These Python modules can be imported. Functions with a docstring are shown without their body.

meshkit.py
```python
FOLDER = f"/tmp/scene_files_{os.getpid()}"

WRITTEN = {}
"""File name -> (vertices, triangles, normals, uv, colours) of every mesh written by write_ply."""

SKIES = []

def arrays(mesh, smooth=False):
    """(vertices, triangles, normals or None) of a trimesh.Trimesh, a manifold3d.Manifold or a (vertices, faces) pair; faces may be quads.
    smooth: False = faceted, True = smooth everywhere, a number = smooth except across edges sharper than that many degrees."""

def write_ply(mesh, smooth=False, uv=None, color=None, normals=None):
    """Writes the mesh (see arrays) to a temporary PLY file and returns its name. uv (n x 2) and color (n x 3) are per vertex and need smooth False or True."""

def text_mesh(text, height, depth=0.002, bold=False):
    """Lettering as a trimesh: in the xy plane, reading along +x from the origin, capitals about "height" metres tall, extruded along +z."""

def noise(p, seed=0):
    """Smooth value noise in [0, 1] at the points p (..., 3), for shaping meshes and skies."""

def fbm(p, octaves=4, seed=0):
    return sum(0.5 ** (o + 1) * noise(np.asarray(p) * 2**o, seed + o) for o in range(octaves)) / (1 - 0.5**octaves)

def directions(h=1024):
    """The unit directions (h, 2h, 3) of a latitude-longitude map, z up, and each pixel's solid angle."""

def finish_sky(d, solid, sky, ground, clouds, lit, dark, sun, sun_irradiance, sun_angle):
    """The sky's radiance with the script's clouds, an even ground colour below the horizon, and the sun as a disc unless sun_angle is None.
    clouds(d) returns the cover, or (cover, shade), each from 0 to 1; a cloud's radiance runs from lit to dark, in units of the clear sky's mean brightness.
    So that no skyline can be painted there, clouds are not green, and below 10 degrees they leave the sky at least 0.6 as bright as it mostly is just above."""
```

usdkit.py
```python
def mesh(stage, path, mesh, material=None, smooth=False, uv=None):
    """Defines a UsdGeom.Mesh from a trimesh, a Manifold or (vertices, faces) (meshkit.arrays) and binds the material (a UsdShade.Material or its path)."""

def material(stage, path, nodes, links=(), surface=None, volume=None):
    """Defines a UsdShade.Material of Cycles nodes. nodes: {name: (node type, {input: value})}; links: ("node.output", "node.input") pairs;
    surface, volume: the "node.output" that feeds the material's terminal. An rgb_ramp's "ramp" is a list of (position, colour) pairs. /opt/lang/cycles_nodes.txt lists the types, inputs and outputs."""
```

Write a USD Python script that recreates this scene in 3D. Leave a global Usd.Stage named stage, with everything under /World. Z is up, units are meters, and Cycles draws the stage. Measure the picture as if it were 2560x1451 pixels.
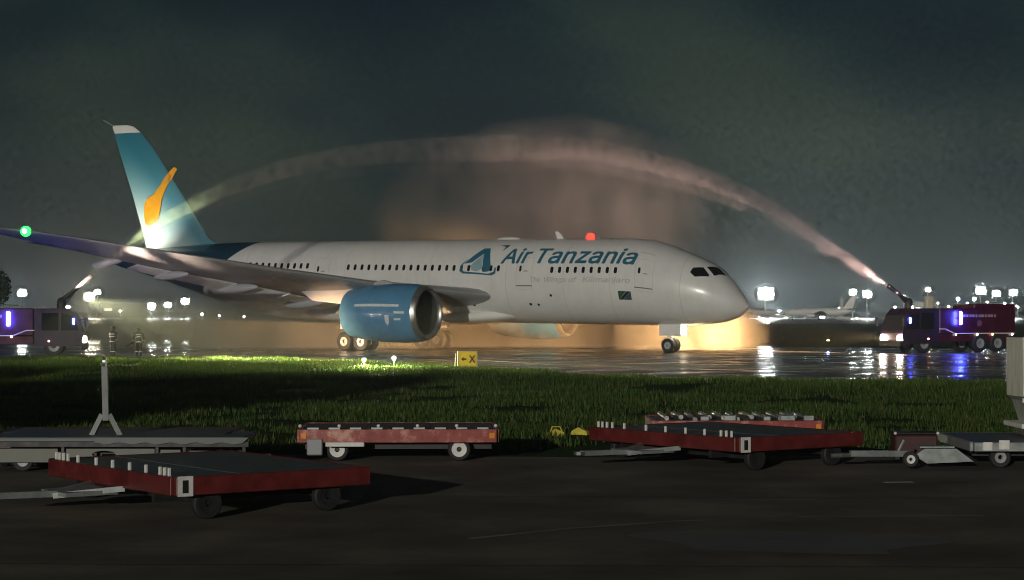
import math, random
import numpy as np, trimesh, manifold3d as m3, meshkit, usdkit
from scipy.interpolate import PchipInterpolator
from shapely.geometry import Polygon
from pxr import Usd, UsdGeom, UsdLux, UsdShade, Gf, Sdf, Vt

random.seed(7); RNG = np.random.default_rng(11)
stage = Usd.Stage.CreateInMemory()
UsdGeom.Xform.Define(stage, '/World'); UsdGeom.Scope.Define(stage, '/World/Looks')
PI = math.pi

# ------------------------------------------------------------------ camera, sky, sun, exposure
FOC, EYE, HOR = 5000.0, 2.95, 775.0          # focal length in photo pixels, eye height, horizon row
cam = UsdGeom.Camera.Define(stage, '/World/camera')
cam.CreateHorizontalApertureAttr(36.0); cam.CreateFocalLengthAttr(36.0 * FOC / 2560)
cam.CreateClippingRangeAttr((0.1, 9000.0)); cam.CreateExposureAttr(0.0)
cam.AddTranslateOp().Set((0, 0, EYE)); cam.AddRotateXOp().Set(90 + math.degrees(math.atan(49.5 / FOC)))

EL = math.radians(8.0)
SUN = np.array([-0.30, -1.0, 0.0]); SUN /= np.linalg.norm(SUN)
SUN = np.array([SUN[0] * math.cos(EL), SUN[1] * math.cos(EL), math.sin(EL)])
dome = UsdLux.DomeLight.Define(stage, '/World/sky')
sky_m = usdkit.material(stage, '/World/Looks/night_sky', {
    's': ('sky_texture', {'sky_type': 'single_scattering', 'sun_disc': False, 'sun_elevation': EL, 'sun_rotation': math.atan2(SUN[0], SUN[1])}),
    'tc': ('texture_coordinate', {}), 'mp': ('mapping', {'scale': (1, 1, 1.8), 'location': (0.35, 0.2, 0.1)}),
    'n': ('noise_texture', {'scale': 5.0, 'detail': 5.0, 'roughness': 0.5}),
    'r': ('rgb_ramp', {'ramp': [(0.38, (0.16, 0.44, 0.74)), (0.50, (0.40, 0.78, 0.98)), (0.62, (1.15, 1.50, 1.32)), (0.74, (1.5, 1.75, 1.45))]}),
    'mx': ('mix_color', {'blend_type': 'multiply', 'fac': 1.0, 'use_clamp': False}),
    'b': ('background_shader', {'strength': 0.0042})},
    [('tc.generated', 'mp.vector'), ('mp.vector', 'n.vector'), ('n.fac', 'r.fac'), ('s.color', 'mx.a'), ('r.color', 'mx.b'), ('mx.result', 'b.color')], surface='b.background')
UsdShade.MaterialBindingAPI.Apply(dome.GetPrim()).Bind(sky_m)
sun = UsdLux.DistantLight.Define(stage, '/World/sun')
sun.CreateNormalizeAttr(True); sun.CreateIntensityAttr(0.35); sun.CreateAngleAttr(0.5); sun.CreateColorAttr((1.0, 0.955, 0.85))
sun.AddTransformOp().Set(Gf.Matrix4d().SetRotate(Gf.Rotation(Gf.Vec3d(0, 0, 1), Gf.Vec3d(*SUN))))


def at(px, py, d):
    """The point at depth d that the photograph shows at that pixel."""
    s = FOC / d
    return np.array([(px - 1280) / s, d, EYE - (py - HOR) / s])


# ------------------------------------------------------------------ materials
MATS = {}


def paint(name, c, rough=0.5, var=0.15, scale=2.0, metal=0.0, bump=0.0, spec=0.5, coat=0.0):
    if name in MATS:
        return MATS[name]
    c = np.array(c, float)
    nodes = {'g': ('texture_coordinate', {}), 'n': ('noise_texture', {'scale': scale, 'detail': 5.0, 'roughness': 0.6}),
             'r': ('rgb_ramp', {'ramp': [(0.3, tuple(c * (1 - var))), (0.5, tuple(c)), (0.72, tuple(np.minimum(c * (1 + var), 1)))]}),
             'q': ('map_range', {'from_min': 0.3, 'from_max': 0.7, 'to_min': max(rough - 0.08, 0.03), 'to_max': rough + 0.1}),
             'p': ('principled_bsdf', {'metallic': metal, 'specular_ior_level': spec, 'coat_weight': coat})}
    links = [('g.object', 'n.vector'), ('n.fac', 'r.fac'), ('n.fac', 'q.value'), ('r.color', 'p.base_color'), ('q.result', 'p.roughness')]
    if bump:
        nodes['b'] = ('bump', {'strength': bump, 'distance': 0.02})
        links += [('n.fac', 'b.height'), ('b.normal', 'p.normal')]
    MATS[name] = usdkit.material(stage, '/World/Looks/' + name, nodes, links, surface='p.BSDF')
    return MATS[name]


def glow(name, c, strength):
    if name not in MATS:
        MATS[name] = usdkit.material(stage, '/World/Looks/' + name, {'e': ('emission', {'color': c, 'strength': strength})}, [], surface='e.emission')
    return MATS[name]


def mist(name, color, density, scale=None, lo=0.4, hi=0.7, aniso=0.2, stretch=(1, 1, 1), ball_=None):
    if scale is None:
        return usdkit.material(stage, '/World/Looks/' + name, {'v': ('principled_volume', {'color': color, 'density': density, 'anisotropy': aniso})}, [], volume='v.volume')
    if ball_ is not None:      # density thins out from the cloud's middle to its rim
        c, r = np.array(ball_[0], float), np.array(ball_[1], float)
        return usdkit.material(stage, '/World/Looks/' + name, {
            'g': ('geometry', {}), 'm': ('mapping', {'scale': stretch}), 'n': ('noise_texture', {'scale': scale, 'detail': 3.0}),
            'm2': ('mapping', {'scale': tuple(1 / r), 'location': tuple(-c / r)}), 'gr': ('gradient_texture', {'gradient_type': 'spherical'}),
            'r': ('map_range', {'from_min': lo, 'from_max': hi, 'to_min': 0.0, 'to_max': density, 'clamp': True}), 'x': ('math', {'math_type': 'multiply'}),
            'v': ('principled_volume', {'color': color, 'anisotropy': aniso})},
            [('g.position', 'm.vector'), ('m.vector', 'n.vector'), ('n.fac', 'r.value'), ('g.position', 'm2.vector'), ('m2.vector', 'gr.vector'), ('r.result', 'x.value1'), ('gr.fac', 'x.value2'), ('x.value', 'v.density')], volume='v.volume')
    return usdkit.material(stage, '/World/Looks/' + name, {
        'g': ('geometry', {}), 'm': ('mapping', {'scale': stretch}), 'n': ('noise_texture', {'scale': scale, 'detail': 3.0}),
        'r': ('map_range', {'from_min': lo, 'from_max': hi, 'to_min': 0.0, 'to_max': density, 'clamp': True}),
        'v': ('principled_volume', {'color': color, 'anisotropy': aniso})},
        [('g.position', 'm.vector'), ('m.vector', 'n.vector'), ('n.fac', 'r.value'), ('r.result', 'v.density')], volume='v.volume')


white = paint('white_paint', (0.74, 0.73, 0.70), 0.32, 0.05, 0.35)
grey = paint('grey_paint', (0.34, 0.35, 0.36), 0.45, 0.10, 0.6)
dark = paint('dark_rubber', (0.018, 0.018, 0.019), 0.7, 0.25, 6)
steel = paint('bare_steel', (0.55, 0.54, 0.52), 0.3, 0.1, 5, metal=0.9)
galv = paint('galvanised', (0.36, 0.39, 0.385), 0.42, 0.18, 5, metal=0.5)
redp = paint('red_rail', (0.125, 0.018, 0.016), 0.42, 0.35, 3, bump=0.1)
deckm = paint('deck_plate', (0.13, 0.145, 0.145), 0.5, 0.3, 2.2, bump=0.2)
blackm = paint('black_metal', (0.02, 0.02, 0.022), 0.5, 0.3, 4)
whitet = paint('white_tape', (0.78, 0.77, 0.73), 0.5, 0.12, 8)
maroon = paint('maroon_paint', (0.065, 0.007, 0.022), 0.35, 0.2, 1.0, coat=0.3)
cabm = paint('dark_cab', (0.03, 0.016, 0.036), 0.35, 0.15, 1.0, coat=0.5)
glass = paint('dark_glass', (0.012, 0.014, 0.015), 0.08, 0.1, 1.0, spec=0.7)
yellow = paint('yellow_paint', (0.62, 0.52, 0.05), 0.5, 0.2, 6)

# ------------------------------------------------------------------ prims
USED = {}


def numbered(parent, name):
    k = (str(parent), name); n = USED.get(k, 0); USED[k] = n + 1
    return name if n == 0 else f'{name}_{n:03d}'


def tag(p, label=None, cat=None, group=None, kind=None):
    p = p.GetPrim() if hasattr(p, 'GetPrim') else p
    for k, v in (('label', label), ('category', cat), ('group', group), ('kind', kind)):
        if v:
            p.SetCustomDataByKey(k, v)
    return p


def thing(name, label, cat, loc=(0, 0, 0), rotz=0.0, group=None):
    path = '/World/' + numbered('/World', name)
    x = UsdGeom.Xform.Define(stage, path)
    x.AddTranslateOp().Set(tuple(float(v) for v in loc)); x.AddRotateZOp().Set(float(rotz))
    return tag(x, label, cat, group)


def obj(name, mesh, mat, parent=None, smooth=False, label=None, kind=None):
    base = str(parent.GetPath()) if parent is not None else '/World'
    m = usdkit.mesh(stage, f'{base}/{numbered(base, name)}', mesh, mat, smooth=smooth)
    return tag(m, label, None, None, kind)


def struct(name, mesh, mat, kind='structure', label=None, cat=None):
    return tag(obj(name, mesh, mat), label, cat, None, kind)


def copy(src, loc, rotz, label, group=None):
    d = src.GetCustomData(); name = src.GetName()
    name = name[:-4] if name[-4:-3] == '_' and name[-3:].isdigit() else name
    r = thing(name, label, d['category'], loc, rotz, group or d.get('group'))
    r.GetReferences().AddInternalReference(src.GetPath()); r.SetInstanceable(True)
    return r


# ------------------------------------------------------------------ shapes
cat = trimesh.util.concatenate
TR = trimesh.transformations


def box(x0, x1, y0, y1, z0, z1, ch=0.0):
    if ch:
        hx, hy, hz = (x1 - x0) / 2, (y1 - y0) / 2, (z1 - z0) / 2
        p = [(sx * (hx - (0 if k == 0 else ch)), sy * (hy - (0 if k == 1 else ch)), sz * (hz - (0 if k == 2 else ch)))
             for sx in (-1, 1) for sy in (-1, 1) for sz in (-1, 1) for k in range(3)]
        m = trimesh.convex.convex_hull(np.array(p) + [(x0 + x1) / 2, (y0 + y1) / 2, (z0 + z1) / 2])
        return m
    m = trimesh.creation.box((x1 - x0, y1 - y0, z1 - z0)); m.apply_translation(((x0 + x1) / 2, (y0 + y1) / 2, (z0 + z1) / 2))
    return m


def tube(points, radii, sides=10, caps=True):
    p = np.asarray(points, float); n = len(p); r = np.broadcast_to(radii, (n,))
    t = np.gradient(p, axis=0); t /= np.linalg.norm(t, axis=1, keepdims=True)
    ref = np.array([0, 0, 1.0]) if abs(t[:, 2]).max() < 0.95 else np.array([0.31, 0.95, 0.05])
    a = np.cross(t, ref); a /= np.linalg.norm(a, axis=1, keepdims=True); b = np.cross(a, t)
    ang = np.arange(sides) * 2 * PI / sides
    v = (p[:, None] + r[:, None, None] * (np.cos(ang)[None, :, None] * a[:, None] + np.sin(ang)[None, :, None] * b[:, None])).reshape(-1, 3)
    f = []
    for i in range(n - 1):
        for j in range(sides):
            k = (j + 1) % sides; q = [i * sides + j, (i + 1) * sides + j, (i + 1) * sides + k, i * sides + k]
            f += [[q[0], q[2], q[1]], [q[0], q[3], q[2]]]
    if caps:
        v = np.vstack([v, p[0], p[-1]]); c0, c1 = n * sides, n * sides + 1
        for j in range(sides):
            k = (j + 1) % sides
            f += [[c0, k, j], [c1, (n - 1) * sides + j, (n - 1) * sides + k]]
    m = trimesh.Trimesh(v, f, process=False); m.fix_normals()
    return m


def bar(a, b, r, sides=8):
    return tube([a, b], [r, r], sides)


def beam(a, b, w, h):
    a, b = np.array(a, float), np.array(b, float); L = np.linalg.norm(b - a)
    m = trimesh.creation.box((L, w, h)); d = (b - a) / L
    side = np.cross([0, 0, 1.0], d) if abs(d[2]) < 0.98 else np.array([0, 1.0, 0]); side /= np.linalg.norm(side); up = np.cross(d, side)
    T = np.eye(4); T[:3, 0], T[:3, 1], T[:3, 2], T[:3, 3] = d, side, up, (a + b) / 2
    m.apply_transform(T)
    return m


def cyl(c, r, h, axis='z', sides=24):
    m = trimesh.creation.cylinder(r, h, sections=sides)
    if axis == 'x':
        m.apply_transform(TR.rotation_matrix(PI / 2, (0, 1, 0)))
    if axis == 'y':
        m.apply_transform(TR.rotation_matrix(PI / 2, (1, 0, 0)))
    m.apply_translation(c)
    return m


def revolve(profile, axis='y', c=(0, 0, 0), sides=32):
    """profile: (radius, along) pairs, turned round the axis."""
    m = trimesh.creation.revolve(np.array(profile, float), sections=sides)
    if axis == 'y':
        m.apply_transform(TR.rotation_matrix(-PI / 2, (1, 0, 0)))
    if axis == 'x':
        m.apply_transform(TR.rotation_matrix(PI / 2, (0, 1, 0)))
    m.apply_translation(c); m.fix_normals()
    return m


def prism(poly, y0, y1):
    """Side outline (x, z) drawn out along y."""
    m = trimesh.creation.extrude_polygon(Polygon(poly), y1 - y0)
    v = m.vertices.copy(); m.vertices = np.stack([v[:, 0], v[:, 2] + y0, v[:, 1]], 1); m.fix_normals()
    return m


def ball(c, r, sub=2, scale=(1, 1, 1)):
    m = trimesh.creation.icosphere(sub, r); m.vertices = m.vertices * np.array(scale) + np.array(c)
    return m


def wheel(parent, c, r, w, mt=None, rim=None, hub=0.55, name='wheel'):
    x, y, z = c
    tyre = revolve([(r * hub, -w / 2), (r * 0.9, -w / 2), (r, -w * 0.3), (r, w * 0.3), (r * 0.9, w / 2), (r * hub, w / 2), (r * hub, -w / 2)], 'y', c, 28)
    t = obj(name, tyre, mt or dark, parent, smooth=35)
    ring = revolve([(r * 0.22, -w * 0.40), (r * hub, -w * 0.46), (r * hub, w * 0.46), (r * 0.22, w * 0.40), (r * 0.22, -w * 0.40)], 'y', c, 24)
    obj('rim', ring, rim or galv, t, smooth=35)
    return t


# ------------------------------------------------------------------ ground
CRX = [-2500, -60, -40, -27, -23, -20, -17, -12, -6.7, -2, 2, 7, 13, 20, 60, 2500]
CRD = [99, 99, 98, 97, 101, 97, 94, 90, 88.5, 88.5, 86, 82, 79, 76, 68, 60]
LOW = -0.35
EDGE = [(-130, 134), (-60, 127), (-36.6, 123.5), (-17, 121), (-9.2, 114.5), (-2.7, 103.5), (0, 97), (3.9, 90), (7.1, 85.3), (13.4, 81.8), (20.2, 79.2), (60, 72), (140, 60)]
FAR = [(140, 86), (60, 134), (28, 154), (-60, 207), (-130, 249)]


def ground_z(X, D):
    t = np.clip((np.interp(X, CRX, CRD) - D) / 7.0, 0, 1); z = LOW * t * t * (3 - 2 * t)
    n = meshkit.fbm(np.stack([X * 0.28, D * 0.28, 0 * X], -1), 4, 3) - 0.5
    amp = 0.22 * np.clip((D - 48) / 6, 0, 1) * np.clip((np.interp(X, [p[0] for p in EDGE], [p[1] for p in EDGE]) - D) / 5, 0, 1)
    return z + n * amp


gx = np.unique(np.concatenate([[-3000, -1200, -500, -250, -130], np.arange(-80, 80.1, 1.0), [130, 250, 500, 1200, 3000]]))
gd = np.unique(np.concatenate([[-150, -60, 0, 20, 40], np.arange(45, 150.1, 1.0), [170, 200, 260, 400, 700, 1200, 2000, 4000]]))
GX, GD = np.meshgrid(gx, gd, indexing='ij')
GV = np.stack([GX, GD, ground_z(GX, GD)], -1).reshape(-1, 3); nd = len(gd)
gf = [[i * nd + j, (i + 1) * nd + j, (i + 1) * nd + j + 1, i * nd + j + 1] for i in range(len(gx) - 1) for j in range(nd - 1)]
soil = usdkit.material(stage, '/World/Looks/grass_soil', {
    'g': ('geometry', {}), 'n': ('noise_texture', {'scale': 0.35, 'detail': 8.0, 'roughness': 0.65}), 'n2': ('noise_texture', {'scale': 9.0, 'detail': 4.0}),
    'r': ('rgb_ramp', {'ramp': [(0.3, (0.022, 0.038, 0.012)), (0.5, (0.032, 0.066, 0.016)), (0.7, (0.055, 0.075, 0.022))]}),
    'b': ('bump', {'strength': 0.9, 'distance': 0.15}), 'p': ('principled_bsdf', {'roughness': 0.9, 'specular_ior_level': 0.1})},
    [('g.position', 'n.vector'), ('g.position', 'n2.vector'), ('n.fac', 'r.fac'), ('r.color', 'p.base_color'), ('n2.fac', 'b.height'), ('b.normal', 'p.normal')], surface='p.BSDF')
struct('ground', (GV, np.array(gf)), soil, label='dark grassy airfield ground stretching to the horizon')


def sheet(pts, z):
    m = trimesh.creation.triangulate_polygon(Polygon(pts), engine='earcut')
    v = np.column_stack([m[0], np.full(len(m[0]), z)]); f = np.array(m[1])
    t = trimesh.Trimesh(v, f, process=False)
    if t.face_normals[0][2] < 0:
        t.invert()
    return t


def asphalt(name, c, r0, r1, bump=0.06, scale=0.4, stretch=(1, 1, 1)):
    return usdkit.material(stage, '/World/Looks/' + name, {
        'g': ('geometry', {}), 'm': ('mapping', {'scale': stretch}), 'n': ('noise_texture', {'scale': scale, 'detail': 6.0, 'roughness': 0.6}), 'n2': ('noise_texture', {'scale': 3.0, 'detail': 3.0}),
        'r': ('rgb_ramp', {'ramp': [(0.3, tuple(0.5 * np.array(c))), (0.52, c), (0.75, tuple(1.8 * np.array(c)))]}),
        'q': ('map_range', {'from_min': 0.38, 'from_max': 0.62, 'to_min': r0, 'to_max': r1, 'clamp': True}),
        'b': ('bump', {'strength': bump, 'distance': 0.02}), 'p': ('principled_bsdf', {'specular_ior_level': 0.5})},
        [('g.position', 'm.vector'), ('m.vector', 'n.vector'), ('g.position', 'n2.vector'), ('n.fac', 'r.fac'), ('r.color', 'p.base_color'), ('n.fac', 'q.value'), ('q.result', 'p.roughness'), ('n2.fac', 'b.height'), ('b.normal', 'p.normal')], surface='p.BSDF')


struct('taxiway', sheet(EDGE + FAR, 0.03), asphalt('wet_asphalt', (0.040, 0.036, 0.032), 0.10, 0.42, 0.22, 0.30), label='wet black taxiway pavement under the aircraft')
struct('apron', sheet([(-140, -140), (140, -140), (140, 48.5), (30, 47.5), (12, 46), (4, 44.2), (-3, 44.8), (-12, 46.5), (-40, 48), (-140, 48)], LOW + 0.03),
       asphalt('old_asphalt', (0.125, 0.105, 0.072), 0.82, 1.0, 0.3, 0.35), label='dark stained apron asphalt in the foreground')
struct('far_apron', sheet([(-900, 420), (900, 420), (900, 1100), (-900, 1100)], 0.03), asphalt('far_concrete', (0.16, 0.155, 0.14), 0.3, 0.6, 0.05, 0.1), label='concrete apron far behind the aircraft')


def strip(pts, w, z):
    p = np.array(pts, float); t = np.gradient(p, axis=0); t /= np.linalg.norm(t, axis=1, keepdims=True); n = np.stack([-t[:, 1], t[:, 0]], 1) * w / 2
    v = np.vstack([np.column_stack([p + n, np.full(len(p), z)]), np.column_stack([p - n, np.full(len(p), z)])]); k = len(p)
    f = [[i, k + i, k + i + 1, i + 1] for i in range(k - 1)]
    return (v, np.array(f))


wline = paint('white_line_paint', (0.55, 0.54, 0.48), 0.35, 0.3, 1.5)
yline = paint('yellow_line_paint', (0.50, 0.36, 0.05), 0.35, 0.3, 1.5)
inner = [(x, d + 4.5) for x, d in EDGE[5:]]
struct('edge_marking', strip([(-8, 130), (-2.5, 117), (2, 107), (6.5, 101.5), (14, 99), (25, 97.5), (60, 92)], 0.45, 0.036), wline, label='pale painted line along the wet taxiway')
ca, sa = math.cos(0.5381), math.sin(0.5381)
struct('centre_marking', strip([(15.7 + t * ca, 133.2 - t * sa) for t in np.linspace(-90, 60, 16)], 0.3, 0.036), yline, label='yellow taxiway centre line under the aircraft')

# puddle on the near asphalt
an = np.linspace(0, 2 * PI, 40, endpoint=False)
pud = np.stack([4.0 + (2.0 + 0.45 * np.sin(3 * an) + 0.25 * np.cos(5 * an)) * np.cos(an), 28.2 + (1.5 + 0.3 * np.cos(2 * an + 1)) * np.sin(an)], 1)
struct('puddle', sheet(pud, LOW + 0.034), paint('puddle_water', (0.17, 0.165, 0.16), 0.62, 0.2, 0.8, spec=0.3), label='shallow puddle on the near asphalt at lower right')
struct('ground_marking', sheet([(7.05, 37.75), (7.62, 37.85), (7.60, 38.1), (7.02, 38.0)], LOW + 0.034), wline, label='short white paint dash on the asphalt under the tow bar')

faint = paint('worn_paint', (.24, .215, .16), .7, .45, 1.2)
struct('worn_marking', strip([(-.6, 28.6), (.8, 29.9), (2.6, 31.0), (4.6, 31.6), (7.5, 31.8)], .14, LOW + .034), faint, label='faint worn paint curve on the near asphalt at lower right')
seam_m = paint('joint_tar', (.03, .026, .02), .6, .3, 3)
for i, pts in enumerate((((-20, 26.2), (20, 25.0)), ((-20, 35.6), (20, 34.4)))):
    struct('slab_joint', strip(np.linspace(pts[0], pts[1], 12) + RNG.normal(0, .015, (12, 2)), .045, LOW + .033 + .0007 * i), seam_m, label='dark tar joint between asphalt slabs')

# ------------------------------------------------------------------ grass blades
blade = usdkit.material(stage, '/World/Looks/grass_blade', {
    'o': ('object_info', {}), 'r': ('rgb_ramp', {'ramp': [(0.0, (0.050, 0.105, 0.016)), (0.6, (0.080, 0.15, 0.022)), (1.0, (0.14, 0.16, 0.036))]}),
    'd': ('principled_bsdf', {'roughness': 0.55}), 't': ('translucent_bsdf', {}), 'x': ('mix_closure', {'fac': 0.4})},
    [('o.random', 'r.fac'), ('r.color', 'd.base_color'), ('r.color', 't.color'), ('d.BSDF', 'x.closure1'), ('t.BSDF', 'x.closure2')], surface='x.closure')
gpi = UsdGeom.PointInstancer.Define(stage, '/World/grass')
tag(gpi, 'short green grass on the strip beside the taxiway', 'grass', None, 'stuff')
for k in range(3):
    V, Fc = [], []
    for i in range(16):
        a = RNG.uniform(0, 2 * PI); b0 = RNG.normal(0, 0.14, 2); h = RNG.uniform(0.06, 0.2); w = RNG.uniform(0.008, 0.018); le = RNG.uniform(0.02, 0.09)
        d = np.array([math.cos(a), math.sin(a)]); s = np.array([-d[1], d[0]]) * w; o = len(V)
        V += [[*(b0 - s), 0], [*(b0 + s), 0], [*(b0 + d * le * 0.4 + s * 0.7), h * 0.6], [*(b0 + d * le * 0.4 - s * 0.7), h * 0.6], [*(b0 + d * le), h]]
        Fc += [[o, o + 1, o + 2], [o, o + 2, o + 3], [o + 3, o + 2, o + 4]]
    usdkit.mesh(stage, f'/World/grass/tuft_{k}', trimesh.Trimesh(V, Fc, process=False), blade)
gpi.CreatePrototypesRel().SetTargets([Sdf.Path(f'/World/grass/tuft_{k}') for k in range(3)])
N = 120000
gxs = RNG.uniform(-45, 26, N); gds = RNG.uniform(47, 146, N)
ed = np.interp(gxs, [p[0] for p in EDGE], [p[1] for p in EDGE]); cr = np.interp(gxs, CRX, CRD)
keep = (gds < ed - 0.2 - 2.2 * np.clip(meshkit.fbm(np.stack([gxs * 0.5, gds * 0.2, 0 * gxs + 4], -1), 3, 21) - .42, 0, 1)) & (np.abs(gxs) < gds * 0.27 + 1) & (RNG.uniform(0, 1, N) < np.where(gds > cr - 8, 1.0, 0.55)) & (meshkit.fbm(np.stack([gxs * 0.35, gds * 0.35, 0 * gxs], -1), 3, 9) > 0.38)
gxs, gds = gxs[keep], gds[keep]; gz = ground_z(gxs, gds); n = len(gxs)
rz = RNG.uniform(0, PI, n) / 1.0
gpi.CreatePositionsAttr(Vt.Vec3fArray.FromNumpy(np.stack([gxs, gds, gz - 0.01], 1).astype(np.float32)))
gpi.CreateProtoIndicesAttr(Vt.IntArray.FromNumpy(RNG.integers(0, 3, n).astype(np.int32)))
gpi.CreateOrientationsAttr(Vt.QuathArray([Gf.Quath(math.cos(a / 2), 0, 0, math.sin(a / 2)) for a in rz]))
sc = (RNG.uniform(0.6, 1.3, n) * (.55 + 1.1 * meshkit.fbm(np.stack([gxs * .6, gds * .6, 0 * gxs + 9], -1), 3, 31)))[:, None] * np.array([1, 1, 1.0])
gpi.CreateScalesAttr(Vt.Vec3fArray.FromNumpy(sc.astype(np.float32)))

# ------------------------------------------------------------------ airliner
ST = np.array([
    (0.0, 3.32, 3.24, .05), (.10, 3.62, 2.98, .34), (.32, 3.92, 2.72, .64), (.56, 4.22, 2.55, .88), (.88, 4.60, 2.40, 1.13), (1.44, 5.24, 2.22, 1.45), (2.14, 5.86, 2.08, 1.80), (3.14, 6.36, 1.99, 2.14),
    (4.37, 6.87, 1.93, 2.42), (6.0, 7.46, 1.90, 2.67), (6.95, 7.70, 1.89, 2.78), (9.0, 7.84, 1.90, 2.87), (11.5, 7.87, 1.90, 2.885), (36.0, 7.87, 1.90, 2.885), (39, 7.87, 2.05, 2.87), (42, 7.84, 2.62, 2.72),
    (45, 7.76, 3.42, 2.42), (48, 7.62, 4.26, 1.98), (51, 7.42, 5.06, 1.44), (53.5, 7.18, 5.62, .92), (55.2, 6.95, 6.02, .52), (55.9, 6.72, 6.30, .22)])
_t, _b, _w = [PchipInterpolator(ST[:, 0], ST[:, k]) for k in (1, 2, 3)]


def pitch(x):
    return 0.009 * (np.asarray(x, float) - 9.0)


def fus(x):
    x = np.clip(x, 0, 55.9)
    return _t(x) + pitch(x), _b(x) + pitch(x), _w(x)


def skin(x, phi, off=0.0, side=-1):
    """A point on the fuselage: x metres aft of the nose, phi round from the waterline; side -1 is starboard."""
    x, phi = np.asarray(x, float), np.asarray(phi, float)
    t, b, w = fus(x); zc, hh = (t + b) / 2, (t - b) / 2
    n = np.stack([np.cos(phi) / np.maximum(w, 1e-6), np.sin(phi) / np.maximum(hh, 1e-6)], -1); n /= np.linalg.norm(n, axis=-1, keepdims=True)
    return np.stack([-x, side * (w * np.cos(phi) + off * n[..., 0]), zc + hh * np.sin(phi) + off * n[..., 1]], -1)


def decal(mesh, xa, phi0, off=0.010, side=-1, edge=0.22, R=2.97):
    """Lays a flat (u forward, v up) mesh on the fuselage, u = 0 at xa metres aft, v = 0 at phi0."""
    if edge:
        mesh = mesh.copy(); mesh = mesh.subdivide_to_size(edge, max_iter=8)
    v = mesh.vertices
    p = skin(xa - v[:, 0] * (1 if side < 0 else -1), phi0 + v[:, 1] / R, off + v[:, 2], side)
    return trimesh.Trimesh(p, mesh.faces, process=False)


def flat(poly, depth=0.006):
    return trimesh.creation.extrude_polygon(Polygon(poly), depth)


def rrect(w, h, r, depth=0.006):
    return trimesh.creation.extrude_polygon(Polygon([(-w / 2 + r, -h / 2 + r), (w / 2 - r, -h / 2 + r), (w / 2 - r, h / 2 - r), (-w / 2 + r, h / 2 - r)]).buffer(r, quad_segs=3), depth)


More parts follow.
